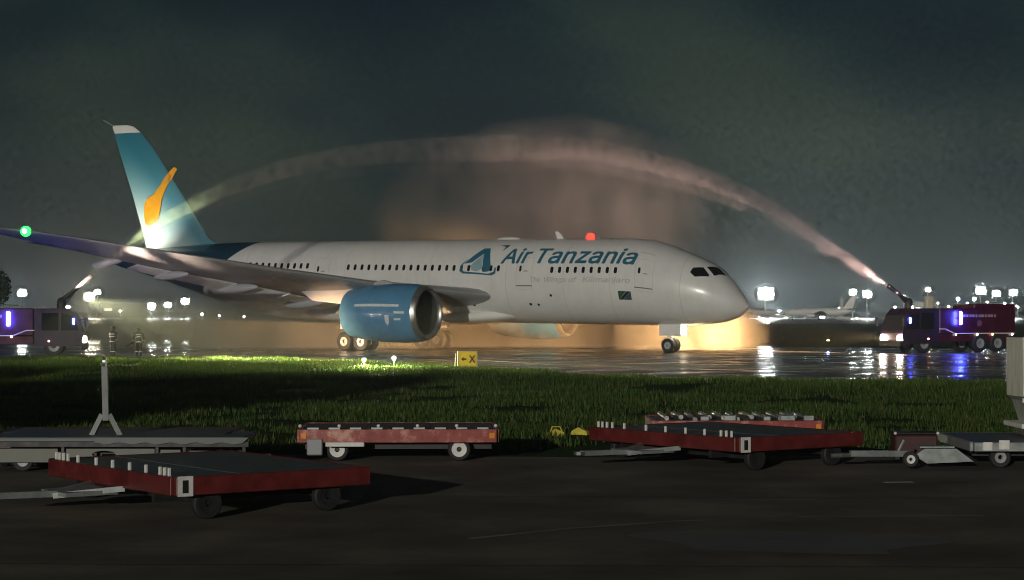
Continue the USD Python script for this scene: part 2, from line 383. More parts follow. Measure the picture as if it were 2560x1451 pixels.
plane = thing('airliner', 'white twin engine airliner with teal tail taxiing under the water arch', 'airplane', (15.70, 133.16, 0.03), -math.degrees(0.5381))
livery = usdkit.material(stage, '/World/Looks/fuselage_livery', {
    'tc': ('texture_coordinate', {}), 's': ('separate_xyz', {}), 'n': ('noise_texture', {'scale': 0.5, 'detail': 5.0}),
    'a': ('math', {'math_type': 'multiply_add', 'value2': 1.25, 'value3': -50.6}),      # 1.25 z - 51.6
    'd': ('math', {'math_type': 'subtract'}),                                               # (1.25 z - 51.6) - x
    'k': ('map_range', {'from_min': -0.05, 'from_max': 0.10, 'to_min': 0.0, 'to_max': 1.0, 'clamp': True}),
    'ms': ('mapping', {'scale': (2.2, 2.2, .22)}), 'n2': ('noise_texture', {'scale': 1.3, 'detail': 6.0, 'roughness': .7}), 'na': ('math', {'math_type': 'multiply_add', 'value2': .5, 'value3': 0.0}), 'nb': ('math', {'math_type': 'multiply_add', 'value2': .5}),
    'w': ('rgb_ramp', {'ramp': [(0.34, (0.66, 0.655, 0.635)), (0.5, (0.72, 0.715, 0.70)), (0.64, (0.76, 0.755, 0.74))]}),
    'mx': ('mix_color', {'b': (0.012, 0.045, 0.085)}), 'e': ('mapping', {}), 'p': ('principled_bsdf', {'roughness': 0.30, 'coat_weight': 0.3, 'coat_roughness': 0.15})},
    [('tc.object', 's.vector'), ('tc.object', 'n.vector'), ('s.z', 'a.value1'), ('a.value', 'd.value1'), ('s.x', 'd.value2'), ('d.value', 'k.value'), ('tc.object', 'ms.vector'), ('ms.vector', 'n2.vector'), ('n.fac', 'nb.value1'), ('n2.fac', 'na.value1'), ('na.value', 'nb.value3'), ('nb.value', 'w.fac'),
     ('w.color', 'mx.a'), ('k.result', 'mx.fac'), ('mx.result', 'p.base_color')], surface='p.BSDF')
xs = np.concatenate([[0, .03], np.linspace(.1, 1, 12)[:-1], np.linspace(1, 10, 34)[:-1], np.linspace(10, 36, 28)[:-1], np.linspace(36, 55.9, 42)])
ph = np.linspace(0, 2 * PI, 64, endpoint=False)
V = skin(xs[:, None] + 0 * ph, ph[None] + 0 * xs[:, None]).reshape(-1, 3); k = len(ph); Fc = []
for i in range(len(xs) - 1):
    for j in range(k):
        Fc.append([i * k + j, i * k + (j + 1) % k, (i + 1) * k + (j + 1) % k, (i + 1) * k + j])
Fc = np.array(Fc); Fc = np.vstack([Fc[:, [0, 1, 2]], Fc[:, [0, 2, 3]]])
V = np.vstack([V, V[:k].mean(0), V[-k:].mean(0)]); c0, c1 = len(V) - 2, len(V) - 1; e = (len(xs) - 1) * k
Fc = np.vstack([Fc, [[c0, (j + 1) % k, j] for j in range(k)], [[c1, e + j, e + (j + 1) % k] for j in range(k)]])
fm = trimesh.Trimesh(V, Fc, process=False); fm.fix_normals()
fuselage = obj('fuselage', fm, livery, plane, smooth=50)

# belly fairing
zb = [(-16.5, 2.2, 1.55, 3.3), (-18.5, 1.95, 1.95, 3.0), (-21, 1.80, 2.55, 2.75), (-24, 1.72, 2.95, 2.6), (-29, 1.72, 3.0, 2.6), (-32, 1.85, 2.7, 2.8), (-35, 2.1, 1.9, 3.0), (-37, 2.3, 1.2, 3.2)]
V = []; aa = np.linspace(0, 2 * PI, 28, endpoint=False)
for x, zbot, hw, ztop in zb:
    zbot, ztop = zbot + pitch(-x) * 0.6, ztop + pitch(-x)
    V += [[x, hw * math.copysign(abs(math.cos(a)) ** .75, math.cos(a)), (zbot + ztop) / 2 + (ztop - zbot) / 2 * math.copysign(abs(math.sin(a)) ** .75, math.sin(a))] for a in aa]
Fc = []
for i in range(len(zb) - 1):
    for j in range(28):
        Fc.append([i * 28 + j, i * 28 + (j + 1) % 28, (i + 1) * 28 + (j + 1) % 28, (i + 1) * 28 + j])
Fc = np.array(Fc); bf = trimesh.Trimesh(V, np.vstack([Fc[:, [0, 1, 2]], Fc[:, [0, 2, 3]]]), process=False); bf.fix_normals()
obj('belly_fairing', bf, white, plane, smooth=40)

# windows and doors
winm = paint('cabin_window', (0.012, 0.013, 0.016), 0.12, 0.1, 2.0, spec=0.6)
win = rrect(0.235, 0.44, 0.10)
for a, b, pa, pb, cnt in ((13.427, 8.49, .252, .252, 9), (30.62, 17.744, .330, .292, 22), (39.76, 34.35, .372, .366, 10)):
    for q in np.linspace(0, 1, cnt):
        obj('window', decal(win, a + (b - a) * q, pa + (pb - pa) * q, 0.004, edge=0), winm, plane)
linem = paint('door_seam', (0.16, 0.15, 0.14), 0.5, 0.1, 2)
lightm = paint('door_outline', (0.46, 0.455, 0.44), 0.5, 0.1, 2)
for xa, dark_lines in ((6.42, (1, 1)), (15.62, (1, 0)), (33.0, (0, 0)), (44.6, (0, 0))):
    base = 0.02 if xa < 40 else 0.1
    outer = Polygon([(-.53, -.55), (.53, -.55), (.53, 1.55), (-.53, 1.55)]).buffer(0.12, quad_segs=4)
    frame = trimesh.creation.extrude_polygon(outer.difference(outer.buffer(-0.022)), 0.004)
    if xa < 40:
        d = obj('door', decal(frame, xa, base, 0.003, edge=0.3), lightm, plane)
        obj('window', decal(rrect(.17, .42, .07), xa + 0.33, 0.285, 0.004, edge=0), winm, d)
        obj('handle', decal(rrect(.30, .055, .02), xa - 0.12, 0.225, 0.004, edge=0), linem, d)
        if dark_lines[0]:
            obj('sill', decal(rrect(1.28, .075, .02), xa, -0.118, 0.004, edge=.3), linem, d)
        if dark_lines[1]:
            obj('header', decal(rrect(1.1, .05, .02), xa, 0.775, 0.004, edge=.3), lightm, d)
for xa, p0, r in ((13.55, -.346, .09), (15.32, -.578, .10), (14.69, -.587, .09), (19.97, -.615, .10), (20.21, -.86, .07), (19.0, -1.113, .12)):
    obj('port', decal(rrect(2 * r, 2 * r, r * .8), xa, p0, 0.004, edge=0), winm, plane)
panes = [[(3.381, .586), (3.29, .80), (2.711, .983), (2.171, .759), (2.199, .672), (3.004, .483)], [(2.56, 1.06), (2.02, 1.48), (1.43, 1.46), (1.90, .83)]]
for side in (-1, 1):
    for pl in panes:
        pg = Polygon(pl).buffer(-0.01)
        m = trimesh.creation.extrude_polygon(pg, 0.004).subdivide_to_size(0.12, max_iter=8)
        p = skin(m.vertices[:, 0], m.vertices[:, 1], 0.006 + m.vertices[:, 2], side)
        obj('windshield', trimesh.Trimesh(p, m.faces, process=False), glass, plane)


def italic(txt, h, sh=0.22, bold=True):
    m = meshkit.text_mesh(txt, h, 0.004, bold); m.vertices[:, 0] += sh * m.vertices[:, 1]
    return m


teal = paint('teal_lettering', (0.026, 0.135, 0.21), 0.4, 0.1, 2)
bluel = paint('blue_lettering', (0.05, 0.22, 0.30), 0.4, 0.1, 2)
palel = paint('pale_lettering', (0.50, 0.49, 0.46), 0.5, 0.1, 2)


def word(txt, x0, x1, phi0, h, mat, name='lettering', sh=0.22):
    m = italic(txt, h, sh); m.vertices[:, 0] -= m.vertices[:, 0].min(); m.vertices[:, 0] *= (x0 - x1) / m.vertices[:, 0].max()
    return obj(name, decal(m, x0, phi0), mat, plane)


word('Air', 17.65, 15.25, 0.425, 1.22, teal)
word('Tanzania', 14.85, 7.05, 0.425, 1.22, teal)
word('The', 15.1, 14.3, -0.03, 0.34, palel, 'motto'); word('Wings of', 14.0, 11.4, -0.03, 0.34, palel, 'motto'); word('Kilimanjaro', 11.0, 7.35, -0.025, 0.34, palel, 'motto')
# letter A emblem with its swooshes, u from the left foot
obj('emblem', decal(flat([(.35, .62), (1.55, 1.98), (2.05, 1.98), (2.55, .45), (2.45, .05), (1.95, .0), (1.72, 1.45), (.95, .72)]), 20.95, 0.20), teal, plane)
obj('emblem', decal(flat([(1.08, .70), (1.70, 1.38), (1.86, .25), (1.45, .05), (1.02, .12), (.86, .45)]), 20.95, 0.20, 0.006), paint('pale_blue_emblem', (.28, .42, .47), .4, .1, 2), plane)
obj('emblem', decal(flat([(.0, .10), (.12, .55), (.62, 1.08), (.22, .50), (.16, .22), (.4, .04), (1.3, -.02), (2.4, -.12), (2.85, .02), (2.9, .34), (3.02, .30), (3.0, -.1), (2.7, -.24), (1.3, -.14), (.3, -.10)]), 20.95, 0.20, 0.016), teal, plane)
obj('emblem', decal(flat([(2.9, 2.28), (3.6, 2.32), (3.62, 2.1), (3.3, 1.62), (3.38, 2.08)]), 21.1, 0.22), teal, plane)
# flag by the nose
fl = [((0, 0), (0, .62), (.62, .62)), ((.3, 0), (.95, .62), (.95, 0)), ((.02, 0), (.66, .62), (.93, .62), (.28, 0))]
for pl, c, nm in zip(fl, ((.03, .10, .05), (.04, .10, .13), (.008, .008, .008)), ('flag_green', 'flag_blue', 'flag_black')):
    obj('flag', decal(flat(pl), 8.3, -.43, 0.004 if nm != 'flag_black' else 0.012), paint(nm, c, .4, .1, 2), plane)

seamp = paint('panel_seam', (.50, .49, .47), .5, .1, 2)
for xa in (3.9, 8.9, 12.5, 17.1, 23.5, 30.9, 35.2, 40.2):
    rg = trimesh.Trimesh(skin(np.repeat([[xa - .014, xa + .014]], 60, 0).ravel(), np.repeat(np.linspace(-1.5, 1.5, 60), 2), .0025), [t for i in range(59) for t in ([2 * i, 2 * i + 1, 2 * i + 3], [2 * i, 2 * i + 3, 2 * i + 2])], process=False)
    obj('panel_seam', rg, seamp, plane)

# fin with the giraffe emblem
def wing_loft(stations, tc=0.11, nseg=12, up=(0, 0, 1), sy=-1):
    """stations: (span, x of leading edge, x of trailing edge, z of leading edge, z of trailing edge, thickness ratio)."""
    c = (1 - np.cos(np.linspace(0, PI, nseg))) / 2
    th = 5 * (.2969 * np.sqrt(c) - .126 * c - .3516 * c ** 2 + .2843 * c ** 3 - .1036 * c ** 4)
    prof = np.concatenate([np.stack([c, th], 1)[::-1], np.stack([c, -th * .8], 1)[1:-1]])
    V = []
    for y, xl, xt, zl, zt, tk in stations:
        ch = xt - xl
        V.append(np.stack([-(xl + prof[:, 0] * ch), np.full(len(prof), sy * y), zl + (zt - zl) * prof[:, 0] + prof[:, 1] * tk * ch], 1))
    n = len(prof); V = np.vstack(V); Fc = []
    for i in range(len(stations) - 1):
        for j in range(n):
            q = (i * n + j, i * n + (j + 1) % n, (i + 1) * n + (j + 1) % n, (i + 1) * n + j); Fc += [[q[0], q[1], q[2]], [q[0], q[2], q[3]]]
    for b in (0, (len(stations) - 1) * n):
        Fc += [[b, b + j, b + j + 1] for j in range(1, n - 1)]
    m = trimesh.Trimesh(V, Fc, process=False); m.fix_normals()
    return m


fin = wing_loft([(7.3, 44.2, 52.3, 0, 0, .09), (8.2, 46.0, 52.55, 0, 0, .09), (12, 48.9, 53.9, 0, 0, .09), (15.5, 51.7, 55.3, 0, 0, .09), (16.75, 52.95, 55.75, 0, 0, .09)], sy=1)
def stand(m):
    v = m.vertices.copy(); m.vertices = np.stack([v[:, 0], v[:, 2], v[:, 1] + pitch(-v[:, 0])], 1); m.fix_normals(); return m
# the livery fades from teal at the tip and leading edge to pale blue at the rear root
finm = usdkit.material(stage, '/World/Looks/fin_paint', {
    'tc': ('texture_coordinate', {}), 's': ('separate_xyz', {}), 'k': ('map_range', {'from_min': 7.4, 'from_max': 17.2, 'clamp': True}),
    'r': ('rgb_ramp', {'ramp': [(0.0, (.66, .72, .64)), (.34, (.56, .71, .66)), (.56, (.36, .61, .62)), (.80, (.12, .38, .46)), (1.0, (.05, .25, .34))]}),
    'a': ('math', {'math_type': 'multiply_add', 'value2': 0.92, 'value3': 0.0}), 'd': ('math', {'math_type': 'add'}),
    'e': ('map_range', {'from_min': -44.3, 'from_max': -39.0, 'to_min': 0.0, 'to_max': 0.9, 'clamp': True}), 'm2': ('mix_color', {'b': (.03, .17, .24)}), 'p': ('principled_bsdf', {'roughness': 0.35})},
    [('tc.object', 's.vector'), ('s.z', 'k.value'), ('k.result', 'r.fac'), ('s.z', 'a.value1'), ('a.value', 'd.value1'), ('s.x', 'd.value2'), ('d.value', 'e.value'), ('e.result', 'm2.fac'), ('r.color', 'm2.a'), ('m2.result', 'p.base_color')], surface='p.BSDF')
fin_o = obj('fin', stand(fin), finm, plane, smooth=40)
tip = stand(wing_loft([(16.75, 52.95, 55.75, 0, 0, .09), (17.25, 53.7, 55.95, 0, 0, .08), (17.4, 54.3, 55.9, 0, 0, .05)], sy=1))
obj('fin_tip', tip, white, fin_o, smooth=40)
obj('antenna', bar((-55.75, 0, 17.75), (-57.0, 0, 18.35), .03, 6), grey, fin_o)
orange = paint('orange_emblem', (.72, .32, .02), .4, .12, 1.5)
gir = Polygon([(52.35, 9.75), (51.9, 9.6), (51.0, 10.0), (50.7, 10.9), (50.55, 11.7), (50.1, 12.6), (49.5, 13.6), (49.15, 14.05), (49.45, 14.25), (49.95, 13.9), (50.6, 12.95), (51.35, 12.15), (52.2, 11.75), (52.5, 11.2), (52.5, 10.4)])
gm = trimesh.creation.extrude_polygon(gir, 0.01).subdivide_to_size(0.5, max_iter=6)
gv = gm.vertices.copy(); gz0 = gv[:, 1] - pitch(gv[:, 0])
xl = np.interp(gz0, [8.2, 12, 15.5], [46.0, 48.9, 51.7]); xt = np.interp(gz0, [8.2, 12, 15.5], [52.55, 53.9, 55.3]); cc = np.clip((gv[:, 0] - xl) / (xt - xl), .0, 1)
tt = 5 * (.2969 * np.sqrt(cc) - .126 * cc - .3516 * cc ** 2 + .2843 * cc ** 3 - .1036 * cc ** 4) * .09 * (xt - xl)
gm = trimesh.Trimesh(np.stack([-gv[:, 0], -(tt * 1.0 + .035 + gv[:, 2]), gv[:, 1]], 1), gm.faces, process=False)
obj('emblem', gm, orange, fin_o)

# wings, stabilisers
wingm = paint('wing_grey', (0.32, 0.325, 0.34), 0.35, 0.08, 0.4)
wing_st = [(2.2, 18.0, 31.5, 3.86, 3.30, .115), (2.9, 18.6, 31.6, 3.92, 3.38, .115), (6.2, 20.9, 31.8, 4.30, 3.85, .10), (9.6, 23.2, 31.95, 4.70, 4.28, .09), (15, 26.9, 34.2, 5.55, 5.2, .085), (21, 31.2, 36.9, 6.6, 6.3, .08), (26.5, 35.4, 39.2, 7.6, 7.4, .075), (28.6, 37.6, 40.0, 8.0, 7.85, .07), (30.05, 40.2, 41.0, 8.3, 8.25, .06)]
bluep = paint('blue_nacelle', (.085, .245, .42), .28, .08, .6, coat=.4)
fanm = paint('fan_dark', (0.012, 0.012, 0.014), 0.55, 0.2, 3)
for sy in (-1, 1):
    w = wing_loft([(y, xl, xt, zl, zt, tk) for y, xl, xt, zl, zt, tk in wing_st], sy=sy, nseg=14)
    wo = obj('wing', w, wingm, plane, smooth=35)
    for y, xf, zf, L, r in ((6.0, 32.4, 3.35, 3.6, .36), (12.6, 33.2, 4.40, 3.6, .34), (17.2, 35.2, 5.25, 3.0, .30), (21.6, 37.0, 6.05, 2.5, .25)):
        cn = tube([(-xf + L * (.55 - q), sy * y, zf + (.26 if q < .3 else .05) * 0 + .10 * math.cos(q * 3)) for q in np.linspace(0, 1, 9)], r * np.sin(np.linspace(.12, PI - .1, 9)) ** .6, 12)
        obj('flap_fairing', cn, wingm, wo, smooth=50)
    # flaps a little out
    for ya, yb, xa, xb, za, zb_ in ((3.2, 8.6, 31.3, 31.7, 3.32, 4.05), (10.8, 19.5, 32.3, 36.2, 4.35, 5.95)):
        fl_m = wing_loft([(ya, xa - .2, xa + 1.35, za + .02, za - .38, .11), (yb, xb - .2, xb + 1.0, zb_ + .02, zb_ - .28, .10)], sy=sy, nseg=9)
        obj('flap', fl_m, white, wo, smooth=35)
    st = wing_loft([(.8, 48.6, 53.6, 7.05, 6.95, .09), (9.9, 54.2, 56.2, 8.2, 8.15, .08)], sy=sy)
    obj('stabiliser', st, paint('stab_grey', (0.30, 0.31, 0.33), .35, .1, .5), plane, smooth=35)
    # engine
    ey, ez, ex = sy * 9.65, 2.70, 19.0
    outer = [(1.66, 0), (1.77, .10), (1.87, .35), (1.97, .9), (2.02, 1.7), (2.01, 3.0), (1.94, 4.3), (1.76, 5.7), (1.60, 6.3), (1.54, 6.27), (1.60, 5.0)]
    nac = revolve([(r, -(ex + x)) for r, x in outer if x >= .35], 'x', (0, ey, ez), 48)
    en = obj('engine', nac, bluep, plane, smooth=60)
    lip = revolve([(1.87, -(ex + .35)), (1.77, -(ex + .10)), (1.66, -ex), (1.57, -(ex + .05)), (1.51, -(ex + .22)), (1.50, -(ex + .34))], 'x', (0, ey, ez), 48)
    obj('intake_lip', lip, paint('polished_lip', (.42, .41, .40), .34, .05, 2, metal=.85), en, smooth=60)
    obj('intake_duct', revolve([(1.50, -(ex + .34)), (1.52, -(ex + 1.5))], 'x', (0, ey, ez), 40), paint('duct_dark', (.035, .035, .038), .6, .1, 3), en, smooth=60)
    obj('fan', cyl((-(ex + 1.52), ey, ez), 1.51, .08, 'x', 40), fanm, en)
    bl = [beam((-(ex + 1.44 - .06), ey + .35 * math.cos(a), ez + .35 * math.sin(a)), (-(ex + 1.30), ey + 1.45 * math.cos(a + .12), ez + 1.45 * math.sin(a + .12)), .30, .02) for a in np.linspace(0, 2 * PI, 18, endpoint=False)]
    obj('fan_blades', cat(bl), fanm, en)
    obj('spinner', revolve([(.001, -(ex + .85)), (.2, -(ex + 1.02)), (.36, -(ex + 1.42))], 'x', (0, ey, ez), 24), fanm, en, smooth=60)
    obj('exhaust_core', revolve([(1.05, -(ex + 5.2)), (.95, -(ex + 6.1)), (.72, -(ex + 6.9)), (.62, -(ex + 6.9)), (.001, -(ex + 7.8))], 'x', (0, ey, ez), 28), steel, en, smooth=40)
    py = [(-20.9, 4.55), (-22.8, 4.95), (-23.6, 4.75), (-29.6, 4.20), (-28.6, 3.55), (-25.5, 3.25), (-22.0, 4.1)]
    obj('pylon', prism(py, ey - .17, ey + .17), wingm, en)
    if sy < 0:
        def ncl(poly, off):
            m = trimesh.creation.extrude_polygon(Polygon(poly), .004).subdivide_to_size(.2, max_iter=6); v = m.vertices
            rr = np.interp(v[:, 0], [x for r, x in outer[:9]], [r for r, x in outer[:9]]) + off + v[:, 2]
            return trimesh.Trimesh(np.stack([-(ex + v[:, 0]), ey - rr * np.cos(v[:, 1]), ez + rr * np.sin(v[:, 1])], 1), m.faces, process=False)
        pale = paint('pale_nacelle_mark', (.62, .66, .70), .4, .15, 6)
        obj('nacelle_stripe', ncl([(1.2, .21), (4.9, .24), (4.9, .33), (1.2, .30)], .004), pale, en)  # specular streak of the cowl put in as pale colour
        obj('nacelle_emblem', ncl([(1.95, -.06), (2.3, -.06), (2.28, -.30), (2.12, -.44), (1.97, -.30)], .004), pale, en)
        obj('nacelle_mark', ncl([(.75, -.02), (1.55, -.01), (1.55, .07), (.75, .06)], .004), pale, en)
        obj('nacelle_mark', ncl([(1.05, -.24), (1.55, -.24), (1.55, -.17), (1.05, -.17)], .004), pale, en)

# lights and aerials of the aircraft
obj('navigation_light', ball((-37.65, -28.35, 7.95), .34, 2), glow('green_glow', (.03, 1.0, .10), 4.0), plane)
obj('beacon_light', ball((-11.9, 0, fus(11.9)[0] + .10), .30, 2, (1, 1, .9)), glow('red_glow', (1.0, .02, .012), 7.0), plane)
obj('navigation_bulb', ball((-37.52, -28.60, 7.95), .15, 2), glow('green_bulb', (.55, 1.0, .65), 30.0), plane)
obj('satcom_hump', ball((-18.55, 0, fus(18.5)[0] - .02), 1.0, 3, (1.0, .35, .20)), white, plane, smooth=60)
obj('blade_antenna', prism([(-14.0, 7.9), (-14.55, 7.9), (-14.75, 8.42), (-14.45, 8.42)], -.03, .03), white, plane)
obj('logo_light', ball((-51.6, -3.4, 7.62), .10, 2), glow('logo_glow', (1.0, .95, .8), 60.0), plane)

# landing gear
def nose_gear():
    g = obj('nose_gear', cat([bar((-5.7, 0, .55), (-5.55, 0, 2.3), .13, 12), bar((-5.7, -.42, .5), (-5.7, .42, .5), .09, 10), bar((-5.62, 0, 1.2), (-4.4, 0, 2.15), .07, 8), box(-5.95, -5.55, -.2, .2, 1.05, 1.3, .04)]), grey, plane, smooth=40)
    for y in (-.36, .36):
        wheel(g, (-5.7, y, .50), .50, .34, rim=grey, hub=.5)
    for y in (-.5, .5):
        obj('gear_door', box(-6.35, -4.7, y - .02, y + .02, 1.15, 2.05, .015), white, g)
    obj('landing_light', cat([cyl((-5.20, y, 1.62), .16, .12, 'x', 16) for y in (-.25, .25)]), glow('landing_glow', (1.0, .86, .62), 120.0), g)
nose_gear()
for sy in (-1, 1):
    cx, cy = -28.2, sy * 4.95
    g = obj('main_gear', cat([bar((cx, cy, .75), (cx + .1, cy - sy * .2, 3.4), .20, 12), beam((cx - .75, cy, .66), (cx + .75, cy, .66), .22, .26), bar((cx, cy, 1.4), (cx - .2, cy - sy * 2.0, 2.7), .09, 8), bar((cx, cy, 1.4), (cx + 1.6, cy - sy * .3, 2.9), .08, 8), bar((cx - .73, cy - .55, .66), (cx - .73, cy + .55, .66), .09, 8), bar((cx + .73, cy - .55, .66), (cx + .73, cy + .55, .66), .09, 8)]), paint('gear_white', (.62, .60, .56), .4, .12, 3), plane, smooth=40)
    for dx in (-.73, .73):
        for dy in (-.5, .5):
            wheel(g, (cx + dx, cy + dy, .655), .655, .46, rim=paint('pale_rim', (.60, .58, .54), .4, .1, 3), hub=.5)
    obj('gear_door', box(cx - 1.05, cx + .75, cy + sy * .62, cy + sy * .67, 1.55, 3.1, .015), white, g)

# ------------------------------------------------------------------ fire trucks
def fire_truck(loc, rotz, label, elev, blen, size=1.0):
    t = thing('fire_truck', label, 'fire truck', loc, rotz, 'airport fire trucks at either end of the water arch')
    UsdGeom.Xformable(t).AddScaleOp().Set((size, size, size))
    obj('body', cat([box(-9.4, -2.95, -1.25, 1.25, 1.28, 3.02, .06), box(-9.4, -5.9, -1.2, 1.2, 3.0, 3.32, .05), box(-9.2, -2.95, -1.15, 1.15, .75, 1.27, .03)]), maroon, t)
    cab = obj('cab', prism([(.05, .62), (.12, 1.35), (-.28, 2.55), (-.75, 3.02), (-2.9, 3.02), (-2.9, .62)], -1.25, 1.25), cabm, t)
    ws = np.array([(.128, 1.5), (-.26, 2.5)]); nrm = np.array([.92, .38]) * .012
    obj('windscreen', prism([tuple(ws[0] + nrm), tuple(ws[1] + nrm), tuple(ws[1] + 4 * nrm), tuple(ws[0] + 4 * nrm)], -1.08, 1.08), glass, cab)
    for y in (-1, 1):
        a, b = sorted((y * 1.255, y * 1.285))
        obj('side_window', prism([(-.15, 1.62), (-.50, 2.55), (-1.25, 2.72), (-1.25, 1.62)], a, b), glass, cab)
        obj('side_window', prism([(-1.42, 1.62), (-1.42, 2.72), (-2.45, 2.72), (-2.45, 1.62)], a, b), glass, cab)
        st = cat([beam((-9.3, y * 1.268, 1.30), (-4.2, y * 1.268, 1.30), .02, .07), beam((-4.2, y * 1.268, 1.30), (-3.4, y * 1.268, 1.62), .02, .07), beam((-3.4, y * 1.268, 1.62), (-2.9, y * 1.268, 1.62), .02, .07)])
        obj('stripe', st, whitet, t)
        obj('lettering_band', cat([box(-7.7 + .26 * i, -7.7 + .26 * i + .17 + .05 * (i % 3 == 1), min(y * 1.262, y * 1.272), max(y * 1.262, y * 1.272), 2.42, 2.60) for i in range(11)]), paint('faded_lettering', (.42, .30, .33), .5, .2, 6), t)
        obj('crest', cyl((-6.3, y * 1.263, 2.0), .22, .02, 'y', 20), paint('faded_crest', (.22, .08, .10), .5, .2, 4), t)
        for i in range(4):
            obj('locker_seam', beam((-9.0 + 1.45 * i, y * 1.264, 1.45), (-9.0 + 1.45 * i, y * 1.264, 2.9), .02, .03), blackm, t)
        bk = obj('beacon_bracket', box(-4.52, -4.44, min(y * 1.26, y * 1.48), max(y * 1.26, y * 1.48), 2.3, 2.4), blackm, t)
        obj('beacon_light', box(-4.60, -4.36, min(y * 1.482, y * 1.62), max(y * 1.482, y * 1.62), 1.9, 2.8, .05), glow('blue_glow', (.05, .07, 1.0), 150.0), bk)
        obj('corner_light', box(-.55, -.40, min(y * 1.252, y * 1.36), max(y * 1.252, y * 1.36), 2.0, 2.4, .03), glow('blue_glow_low', (.05, .07, 1.0), 60.0), cab)
        for x, z, nm, c in ((-4.3, 1.22, 'marker_white', (1, .9, .85)), (-6.1, 1.22, 'marker_white', (1, .9, .85)), (-7.4, 1.22, 'marker_amber', (1, .55, .2)), (-9.1, 1.22, 'marker_white', (1, .9, .85)), (-2.0, .95, 'marker_red', (1, .35, .25))):
            obj('marker_light', ball((x, y * 1.27, z), .07, 1), glow(nm, c, 9.0), t)
        obj('headlight', cyl((.17, y * .95, 1.0), .22, .10, 'x', 20), glow('head_glow', (1.0, .80, .66), 200.0), t)
        obj('fog_light', cyl((.19, y * .78, .66), .13, .10, 'x', 16), glow('fog_glow', (1.0, .72, .48), 70.0), t)
        obj('roof_light', ball((-.9, y * 1.0, 3.10), .09, 1), glow('marker_white', (1, .9, .85), 9.0), t)
        obj('mirror', cat([bar((-.1, y * 1.25, 2.3), (.25, y * 1.55, 2.35), .025, 6), box(.18, .28, y * 1.55 - .12, y * 1.55 + .12, 1.85, 2.4, .02)]), blackm, cab)
        for x in (-1.7, -6.4, -7.9):
            wheel(t, (x, y * 1.02, .62), .62, .42, rim=grey)
    obj('bumper', box(.02, .32, -1.22, 1.22, .42, .86, .05), blackm, t)
    mon = obj('water_monitor', cat([cyl((-1.3, 0, 3.18), .30, .34, 'z', 18), ball((-1.3, 0, 3.45), .28, 2)]), blackm, t)
    ce, se = math.cos(elev), math.sin(elev)
    obj('barrel', cat([tube([(-1.3 + q * blen * ce, 0, 3.5 + q * blen * se) for q in (0, .5, .8, 1)], [.16, .13, .15, .18], 12), beam((-1.0, 0, 3.4), (-1.3 + .4 * blen * ce, 0, 3.36 + .4 * blen * se), .10, .10)]), blackm, mon)
    obj('ladder', cat([bar((-9.2, y, 3.45), (-4.0, y, 3.2), .04, 6) for y in (-.25, .25)] + [bar((-9 + .45 * i, -.25, 3.44 - .02 * i), (-9 + .45 * i, .25, 3.44 - .02 * i), .025, 5) for i in range(12)]), galv, t)
    tipl = np.array([-1.3 + blen * ce, 0, 3.5 + blen * se]) * size; r = math.radians(rotz)
    return t, np.array([loc[0] + tipl[0] * math.cos(r), loc[1] + tipl[0] * math.sin(r), tipl[2] + loc[2]])


_, TIPR = fire_truck((25.9, 136.0, .03), 205, 'maroon fire truck at the right edge facing left with headlights on', math.radians(32), 2.0)
_, TIPL = fire_truck((-27.4, 127.6, .03), 9, 'maroon fire truck at the left edge facing right beside the two firefighters', math.radians(40), 2.5, 1.0)


def spot(name, loc, aim, color, inten, cone, soft=0.6, radius=0.12):
    """A beam from loc to aim, of a lit lamp or an added light."""
    s = UsdLux.SphereLight.Define(stage, '/World/' + numbered('/World', name))
    s.CreateRadiusAttr(radius); s.CreateNormalizeAttr(True); s.CreateIntensityAttr(inten); s.CreateColorAttr(color)
    d = np.array(aim, float) - np.array(loc, float); d /= np.linalg.norm(d)
    M = Gf.Matrix4d().SetRotate(Gf.Rotation(Gf.Vec3d(0, 0, -1), Gf.Vec3d(*d))); M.SetTranslateOnly(Gf.Vec3d(*map(float, loc)))
    s.AddTransformOp().Set(M)
    sh = UsdLux.ShapingAPI.Apply(s.GetPrim()); sh.CreateShapingConeAngleAttr(cone); sh.CreateShapingConeSoftnessAttr(soft)
    return s


# beams of the trucks' headlights, the landing light and the fin's logo light
def beams(front, rot, inten, color, spread, aim, soft=.6):
    r = math.radians(rot)
    for y in (-.95, .95):
        spot('headlight_beam', (front[0] + .45 * math.cos(r) - y * math.sin(r), front[1] + .35 * math.sin(r) + y * math.cos(r), 1.05), aim, color, inten, spread, soft)


beams((25.9, 136.0), 205, 65000.0, (1.0, .58, .25), 17, (-6.0, 152.0, .6), 1.0)
beams((-27.4, 127.6), 9, 11000.0, (1.0, .60, .30), 13, (2.0, 150.0, .6), 1.0)
for az, dip, inten in ((6, 15, 2200), (24, 14, 6500), (42, 12, 36000), (59, 10, 95000)):      # spots added without a lamp of their own to brighten the grass strip
    a_ = math.radians(az); spot('work_beam', (-27.0, 125.8, 3.7), (-27.0 + 10 * math.sin(a_), 125.8 - 10 * math.cos(a_), 3.7 - 10 * math.tan(math.radians(dip))), (1.0, .90, .44), inten, 10.0, .25)
